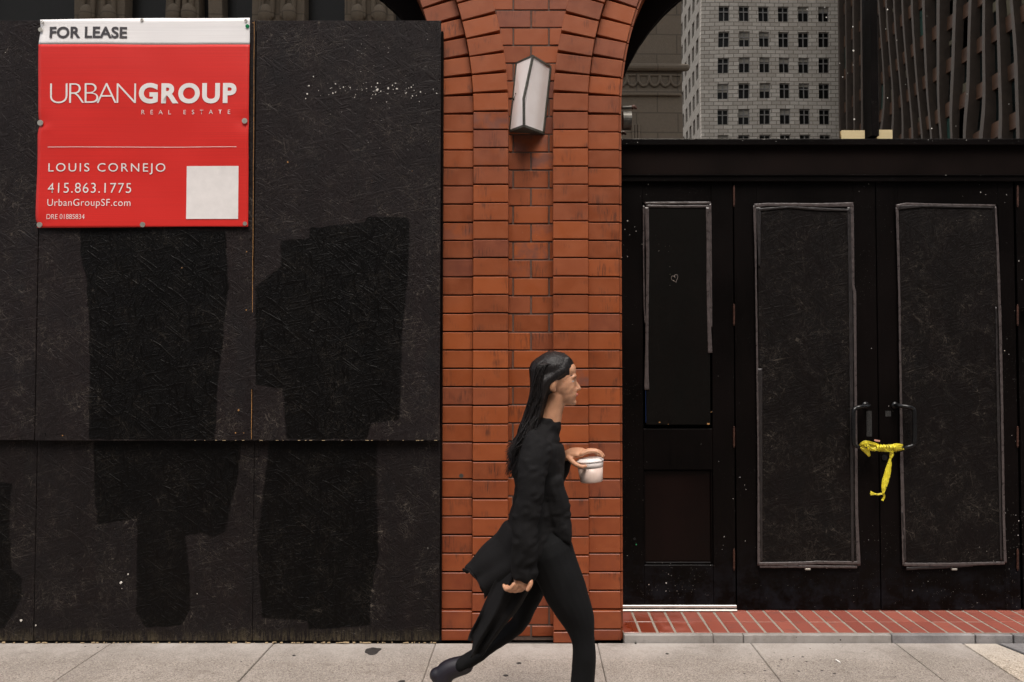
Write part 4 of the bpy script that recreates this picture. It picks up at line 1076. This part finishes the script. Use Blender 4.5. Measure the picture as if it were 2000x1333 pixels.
# glass office block with bronze fins down the side street
xo = TW(1643, 100, 95).x
gb = empty('glass_office_block', (xo, my(60), 0), 'dark glass office block with upright bronze fins, mirrored in the arched window', 'building')
M_GF = plain('bronze_fin', (.075, .055, .042), .6, .2, var=.2, sc=2); M_GG = plain('dark_green_glass', (.007, .012, .011), .3, spec=.3, var=.6, sc=.4); M_SP = plain('brown_spandrel', (.10, .05, .028), .5, var=.4, sc=.5)
M_PK = plain('pink_stone', (.33, .2, .16), .8, var=.3, sc=.3)
bm = bmesh.new(); box(bm, xo + .5, xo + 25, my(91), my(30), 0, 70); obj('glass_body', bm, M_GG, gb)
bm = bmesh.new()
z_ = 0
while z_ < 70: box(bm, xo + .2, xo + .5, my(91), my(30), z_, z_ + 1.3); z_ += 4.1
obj('spandrel_band', bm, M_SP, gb)['kind'] = 'stuff'
bm = bmesh.new(); y_ = 30
while y_ < 91: box(bm, xo - .35, xo + .5, my(y_ + .42), my(y_), 0, 70.2); y_ += 2.15
obj('fin', bm, M_GF, gb)['kind'] = 'stuff'
bm = bmesh.new(); random.seed(3)
for i in range(260):
    y_ = 30 + 2.15 * random.randrange(0, 28) + .5; z_ = 4.1 * random.randrange(0, 17) + 1.4 + random.choice((0, 1.2))
    box(bm, xo + .3, xo + .49, my(y_ + 1.5), my(y_), z_, z_ + random.choice((.4, .8, 1.3)))
bm2 = bmesh.new()
for i in range(120):
    y_ = 30 + 2.15 * random.randrange(0, 28) + .5; z_ = 4.1 * random.randrange(0, 17) + 1.35
    box(bm2, xo + .28, xo + .48, my(y_ + 1.6), my(y_), z_, z_ + 2.6)
obj('green_pane', bm2, plain('sea_green_glass', (.03, .075, .06), .3, var=.5, sc=.5), gb)['kind'] = 'stuff'
obj('window_blinds', bm, plain('dim_blind', (.13, .11, .07), .8, var=.5, sc=.3), gb)['kind'] = 'stuff'

# ------------------------------------------------------------------ the walker
YP = -1.3
def P3(px, py, dy=0.): p = W(px, py, YP); p.y += dy; return p
K = .002067
def limb(bm, pts, seg=16, n=6):
    """pts: (px, py, dy, r_in_view, r_across)"""
    Q = smoothpath([(P3(a, b, c), d, e_) for a, b, c, d, e_ in pts], n)
    tube(bm, [q[0] for q in Q], [q[1] for q in Q], seg, [q[2] for q in Q])
person = empty('person', (P3(1060, 1200).x, YP, 0), 'woman in black coat and trousers striding past the brick pier with a cup', 'person')
t = NT('skin'); n_ = t.noise(t.geo(), 40, 4); sk = t.mix(t.ramp(n_, .3, .7), (.44, .215, .12), (.54, .28, .165))
t.p.inputs['Subsurface Weight'].default_value = .12; t.p.inputs['Subsurface Radius'].default_value = (.01, .004, .002); M_SKIN = t.end(sk, .45)
def cloth(name, c, rough=.85, sc=240):
    t = NT(name); P = t.geo(); n = t.noise(t.map(P, scale=(1, 1, 2.2)), sc, 3, .6); b = t.noise(P, 9, 4)
    cc = t.mix(t.ramp(b, .3, .7), tuple(x * .75 for x in c), tuple(x * 1.35 for x in c))
    return t.end(cc, rough, t.bump(t.math('ADD', n, t.math('MULTIPLY', b, 2)), .5, .003), 0, .2)
M_COAT = cloth('black_knit', (.0055, .005, .0053)); M_TROU = cloth('black_trouser_cloth', (.003, .003, .0034)); M_SHOE = plain('dark_purple_leather', (.006, .004, .009), .5)
# body: one continuous surface
bm = bmesh.new()
HX, HY = 1086, 741
ball(bm, P3(1084, 734), (.080, .070, .076)); ball(bm, P3(1097, 748), (.060, .060, .070)); ball(bm, P3(1103, 762), (.048, .052, .045))
ball(bm, P3(1105, 768), (.045, .047, .050)); ball(bm, P3(1110, 778), (.030, .034, .030)); ball(bm, P3(1118, 786), (.017, .020, .014))
ball(bm, P3(1108, 724), (.036, .054, .040)); ball(bm, P3(1120, 735), (.014, .045, .010))
limb(bm, [(1121, 742, 0, .006, .007), (1126, 751, 0, .0085, .0085), (1130.5, 759, 0, .009, .011)], 10)
ball(bm, P3(1125, 761), (.010, .016, .007)); ball(bm, P3(1122.5, 768.5), (.0095, .020, .0065)); ball(bm, P3(1121.5, 774), (.0095, .018, .0065))
for s in (-1, 1): ball(bm, P3(1108, 758, s * .034), (.024, .016, .026)); ball(bm, P3(1117.5, 738, s * .026), (.011, .020, .007))
for s in (-1, 1):
    ball(bm, P3(1079, 750, s * .070), (.015, .010, .029), Matrix.Rotation(R(12), 3, 'Y')); ball(bm, P3(1081, 760, s * .066), (.009, .008, .012))
limb(bm, [(1085, 772, 0, .050, .050), (1079, 800, 0, .043, .046), (1073, 828, 0, .046, .050), (1067, 846, 0, .048, .058), (1060, 870, 0, .050, .08)])
limb(bm, [(1056, 880, 0, .05, .08), (1054, 905, 0, .066, .115), (1051, 950, 0, .064, .10), (1049, 1000, 0, .066, .10), (1050, 1050, 0, .075, .12), (1058, 1085, 0, .06, .11)], 20)
limb(bm, [(1048, 876, -.148, .034, .034), (1038, 930, -.183, .034, .032), (1028, 995, -.194, .030, .030), (1027, 1050, -.20, .028, .028), (1031, 1098, -.19, .024, .02)])
limb(bm, [(1056, 872, .160, .038, .038), (1058, 930, .19, .034, .034), (1066, 980, .20, .030, .030), (1088, 940, .17, .026, .026), (1108, 899, .13, .022, .02)])
limb(bm, [(1068, 1070, -.085, .07, .07), (1102, 1145, -.085, .055, .055), (1134, 1235, -.08, .034, .036), (1136, 1290, -.08, .034, .036), (1132, 1445, -.08, .026, .026)])
limb(bm, [(1056, 1070, .085, .07, .07), (1042, 1140, .08, .05, .05), (1022, 1208, .075, .026, .03), (1006, 1238, .072, .022, .026), (958, 1272, .07, .02, .026), (884, 1316, .07, .02, .022)])
# near (right) hand, relaxed, curled backwards
limb(bm, [(1028, 1090, -.198, .024, .018), (1024, 1104, -.198, .036, .015), (1018, 1112, -.198, .034, .013)], 12)
for i, (ox, ln) in enumerate(((9, .92), (2, 1.0), (-5, .95), (-11, .75))):
    limb(bm, [(1019 + ox * 1.15, 1112, -.198 + ox * .0012, .0088, .0088), (1013 + ox * 1.25, 1112 + 11 * ln, -.198 + ox * .001, .0082, .0082), (1004 + ox * 1.2, 1114 + 14 * ln, -.188, .0076, .0076), (999 + ox * 1.1, 1112 + 9 * ln, -.175, .0066, .0066)], 8, 3)
limb(bm, [(1033, 1098, -.205, .012, .011), (1037, 1109, -.220, .0098, .0098), (1031, 1120, -.224, .0082, .0082)], 8, 3)
# far (left) hand closed over the lid of the cup
limb(bm, [(1107, 900, .13, .022, .020), (1118, 893, .115, .022, .036), (1132, 890, .10, .017, .042), (1140, 890, .095, .013, .040)], 12)
for i, (dyy, ln, dz) in enumerate(((.062, 1.0, 0), (.085, 1.08, -1), (.108, 1.0, -1), (.129, .82, 1))):
    limb(bm, [(1138, 891 + dz, dyy, .0088, .0088), (1138 + 16 * ln, 886 + dz, dyy - .002, .0082, .0082), (1138 + 32 * ln, 887 + dz, dyy - .004, .0076, .0076), (1138 + 41 * ln, 896 + dz, dyy - .006, .0068, .0068)], 8, 3)
limb(bm, [(1112, 899, .085, .013, .013), (1124, 909, .045, .0105, .0105), (1136, 914, .030, .0090, .0090), (1144, 913, .030, .0078, .0078)], 8, 3)
remesh('body', bm, .0036, M_SKIN, person, 3)
# facial features
for s in (-1, 1):
    bm = bmesh.new(); ball(bm, P3(1116.4, 745, s * .031), (.0095, .0125, .0050), seg=12); ey = obj('eye', bm, plain('eye_white', (.34, .29, .26), .3, spec=.2), person, True)
    bm = bmesh.new(); ball(bm, P3(1119.2, 745, s * .031), (.0046, .006, .0046), seg=10); obj('iris', bm, plain('dark_iris', (.01, .006, .004), .1), ey, True)
    bm = bmesh.new(); tube(bm, [P3(1112, 743.5, s * .044), P3(1118, 742, s * .036), P3(1121.3, 743, s * .024)], .0026, 6); obj('eyelash', bm, plain('lash_black', (.01, .008, .007), .6), person, True)
    bm = bmesh.new(); tube(bm, [P3(1109, 735.5, s * .048), P3(1118, 732.5, s * .036), P3(1122.5, 735, s * .018)], [.0022, .0036, .0028], 6); obj('eyebrow', bm, plain('brow_black', (.012, .009, .008), .7), person, True)
bm = bmesh.new(); tube(bm, [P3(1118, 771.3, -.019), P3(1125.5, 771, -.008), P3(1126.5, 771, 0), P3(1125.5, 771, .008), P3(1118, 771.3, .019)], [.003, .0055, .006, .0055, .003], 8); obj('lips', bm, plain('lip_pink', (.42, .12, .10), .4), person, True)
# hair
t = NT('black_hair'); P = t.geo(); hs = t.noise(t.map(P, scale=(1, 1, .06)), 330, 3, .6)
M_HAIR = t.end(t.mix(t.ramp(hs, .4, .7), (.005, .004, .004), (.016, .012, .011)), .38, t.bump(hs, .8, .003), 0, .3)
bm = bmesh.new()
ball(bm, P3(1080, 724), (.089, .080, .078), Matrix.Rotation(R(-14), 3, 'Y')); ball(bm, P3(1068, 738), (.066, .078, .078))
limb(bm, [(1062, 725, 0, .060, .075), (1055, 765, 0, .042, .074), (1044, 805, 0, .040, .080), (1033, 840, 0, .042, .10), (1022, 875, 0, .038, .11), (1012, 905, 0, .022, .09)], 18)
for s in (-1, 1):
    limb(bm, [(1106, 704, s * .03, .018, .022), (1095, 722, s * .062, .022, .014), (1079, 735, s * .074, .020, .012), (1064, 748, s * .076, .022, .014), (1054, 775, s * .076, .022, .014)], 10)
hair = remesh('hair', bm, .005, M_HAIR, person, 3)
fold(hair, lambda c: .0022 * noise.noise(Vector((c.x * 60, c.y * 60, c.z * 4))))
bm = bmesh.new(); random.seed(11)
for i in range(700):
    a = random.uniform(-1, 1); s = a
    top = P3(1095 - 26 * abs(a) + random.uniform(-8, 8), 690 + 22 * abs(a) ** 2, s * .072)
    wv = random.uniform(0, 6)
    pts = [top, P3(1064 - random.uniform(0, 18), 718, s * .086), P3(1044 + random.uniform(-6, 18) * abs(a), 762, s * .092), P3(1030 + random.uniform(-5, 26) * abs(a), 805, s * .092), P3(1016 + random.uniform(-6, 26), 850, s * .112), P3(1000 + random.uniform(-14, 34), 888 + random.uniform(-20, 44), s * .118)]
    Q = [q[0] for q in smoothpath([(p,) for p in pts], 4)]
    tube(bm, Q, [.0019] * (len(Q) - 3) + [.0015, .001, .0004], 4)
obj('hair_strands', bm, M_HAIR, person, True)['kind'] = 'stuff'
# coat with sleeves and tails
bm = bmesh.new()
limb(bm, [(1070, 834, 0, .054, .062), (1064, 843, 0, .068, .095), (1056, 859, 0, .092, .165), (1052, 900, 0, .106, .172), (1051, 955, 0, .094, .145), (1047, 1010, 0, .102, .160), (1042, 1055, 0, .114, .175), (1040, 1072, 0, .106, .17)], 28)
limb(bm, [(1048, 868, -.15, .060, .052), (1038, 930, -.185, .054, .050), (1028, 995, -.195, .049, .047), (1026, 1050, -.20, .048, .043), (1024, 1092, -.198, .052, .034)], 18)
limb(bm, [(1054, 866, .16, .064, .056), (1058, 930, .195, .056, .055), (1066, 982, .20, .052, .052), (1086, 944, .175, .046, .044), (1103, 910, .145, .038, .036)], 18)
limb(bm, [(1078, 940, -.10, .045, .05), (1088, 990, -.115, .05, .03), (1099, 1030, -.125, .034, .016), (1112, 1051, -.125, .008, .008)], 12)
coat = remesh('coat', bm, .0055, M_COAT, person, 2)
def cf(c):
    k = .75 if c.z > 1.2 else 1.0
    return k * (.007 * noise.noise(Vector((c.x * 8, c.y * 6, c.z * 20))) + .006 * noise.noise(Vector((c.x * 14 + c.z * 8, c.y * 9, c.z * 9)))) + .008 * noise.noise(Vector((c.x * 22 + c.z * 14, c.y * 6, c.z * 30 - c.x * 18))) ** 2 * 1.6
fold(coat, cf)
def solid(name, V, mat, th_):
    bm = bmesh.new(); G_ = [[bm.verts.new(p) for p in r] for r in V]
    for r0, r1 in zip(G_, G_[1:]):
        for k in range(len(r0) - 1): bm.faces.new((r0[k], r0[k + 1], r1[k + 1], r1[k]))
    bm.normal_update(); nr = {v: v.normal.copy() for v in bm.verts}
    B_ = [[bm.verts.new(v.co - nr[v] * th_) for v in r] for r in G_]
    for r0, r1 in zip(B_, B_[1:]):
        for k in range(len(r0) - 1): bm.faces.new((r0[k], r1[k], r1[k + 1], r0[k + 1]))
    def strip(a, b):
        for k in range(len(a) - 1): bm.faces.new((a[k], b[k], b[k + 1], a[k + 1]))
    strip(G_[0], B_[0]); strip(G_[-1], B_[-1]); strip([r[0] for r in G_], [r[0] for r in B_]); strip([r[-1] for r in G_], [r[-1] for r in B_])
    bmesh.ops.recalc_face_normals(bm, faces=bm.faces[:])
    return obj(name, bm, mat, person, True)
def skirt(path, name, seed, th0=-115, th1=115, hem=.02):
    """open cloth tail: path of (px, py, dy, depth, half width)"""
    Q = smoothpath([(P3(a, b, c), d, e_) for a, b, c, d, e_ in path], 10); V = []
    for i, q in enumerate(Q):
        t = (Q[min(i + 1, len(Q) - 1)][0] - Q[max(i - 1, 0)][0]).normalized(); n_ = Vector((t.z, 0, -t.x)); f = i / (len(Q) - 1); row = []
        for k in range(49):
            th_ = R(th0 + (th1 - th0) * k / 48)
            rip = 1 + f * (.12 * math.sin(th_ * 4 + seed + f * 2) + .05 * math.sin(th_ * 9 + seed * 2)) + .05 * noise.noise(Vector((th_ * 3, f * 4, seed)))
            p = q[0] + n_ * (math.cos(th_) * q[1] * rip) + Vector((0, math.sin(th_) * q[2] * rip, 0))
            p += t * (f ** 3) * hem * (math.sin(th_ * 2.3 + seed) + .3 * math.sin(th_ * 5 + seed))
            row.append(p)
        V.append(row)
    return solid(name, V, M_COAT, .006)
def panel(path, name, seed, hem=.03):
    """hanging front panel of the coat, broadside on: path of (px, py, dy, half width)"""
    Q = smoothpath([(P3(a, b, c), d) for a, b, c, d in path], 10); V = []
    for i, q in enumerate(Q):
        t = (Q[min(i + 1, len(Q) - 1)][0] - Q[max(i - 1, 0)][0]).normalized(); n_ = Vector((t.z, 0, -t.x)); f = i / (len(Q) - 1); row = []
        for k in range(37):
            u = k / 18 - 1
            p = q[0] + n_ * (u * q[1] * (1 + .08 * noise.noise(Vector((f * 6, u * 2, seed)))))
            p.y += .016 * (.4 + f) * math.sin(u * 6.5 + seed + f * 2.5) + .012 * noise.noise(Vector((u * 3, f * 5, seed))) + .04 * u * u
            p += t * (f ** 4) * hem * (.5 * math.sin(u * 4 + seed) - u * .6)
            row.append(p)
        V.append(row)
    return solid(name, V, M_COAT, .005)
skirt([(1050, 1025, 0, .085, .15), (1040, 1050, .0, .125, .175), (1014, 1085, .02, .122, .18), (978, 1112, .04, .105, .16), (945, 1138, .06, .085, .13), (938, 1144, .06, .082, .12)], 'coat_tail', 1)
panel([(1030, 1068, -.15, .05), (1018, 1098, -.16, .068), (990, 1150, -.15, .066), (958, 1203, -.14, .052), (936, 1240, -.13, .044), (930, 1250, -.13, .040)], 'coat_panel', 2)
# trousers
bm = bmesh.new()
limb(bm, [(1052, 1040, 0, .105, .155), (1060, 1085, 0, .100, .155)], 20)
limb(bm, [(1072, 1070, -.085, .098, .088), (1099, 1135, -.085, .086, .082), (1125, 1192, -.082, .066, .068), (1138, 1243, -.08, .046, .055), (1135, 1300, -.08, .046, .056), (1133, 1360, -.08, .051, .058), (1131, 1440, -.08, .060, .064)], 18)
limb(bm, [(1056, 1070, .085, .095, .088), (1042, 1140, .08, .070, .072), (1025, 1200, .075, .044, .055), (1008, 1235, .072, .034, .048), (958, 1272, .07, .030, .044), (898, 1312, .07, .031, .042)], 18)
tr = remesh('trousers', bm, .0055, M_TROU, person, 2)
fold(tr, lambda c: .007 * noise.noise(Vector((c.x * 14, c.y * 8, c.z * 10))) + .003 * noise.noise(Vector((c.x * 30, c.y * 8, c.z * 7 + c.x * 12))))
# shoes
bm = bmesh.new()
limb(bm, [(1125, 1440, -.08, .036, .034), (1128, 1462, -.08, .028, .036), (1165, 1464, -.08, .024, .040), (1205, 1468, -.08, .016, .034)], 14); ball(bm, P3(1118, 1462, -.08), (.03, .032, .03)); remesh('shoe', bm, .005, M_SHOE, person, 2)
bm = bmesh.new()
limb(bm, [(905, 1312, .07, .038, .036), (868, 1326, .07, .042, .038), (858, 1358, .07, .036, .042), (864, 1400, .07, .028, .044), (884, 1450, .07, .018, .038)], 14); ball(bm, P3(850, 1332, .07), (.032, .032, .03)); remesh('shoe', bm, .005, M_SHOE, person, 2)
# cup
cup = empty('paper_cup', P3(1155, 925, .085), 'translucent white cup held by its lid in the walker\'s forward hand', 'cup')
M_CUP = plain('translucent_cup', (.7, .62, .58), .35, var=.08, sc=10); M_CUPB = plain('milky_drink', (.55, .42, .36), .4, var=.15, sc=14); M_LID = plain('white_lid', (.72, .66, .63), .4, var=.05)
ctr = P3(1155, 903, .085); axis = Vector((.08, 0, -1)).normalized()
def ringtube(name, prof, mat, seg=32):
    bm = bmesh.new(); pts = [ctr + axis * d for d, r_ in prof]; tube(bm, pts, [r_ for d, r_ in prof], seg, rnd=False); return obj(name, bm, mat, cup, True)
ringtube('lid', [(-.006, .044), (-.0045, .048), (0, .0495), (.001, .056), (.007, .057), (.009, .055)], M_LID)
ringtube('cup_top_band', [(.0095, .0545), (.032, .0525)], M_CUP); ringtube('cup_body', [(.0325, .0522), (.078, .0475), (.088, .0465), (.091, .0445)], M_CUPB);
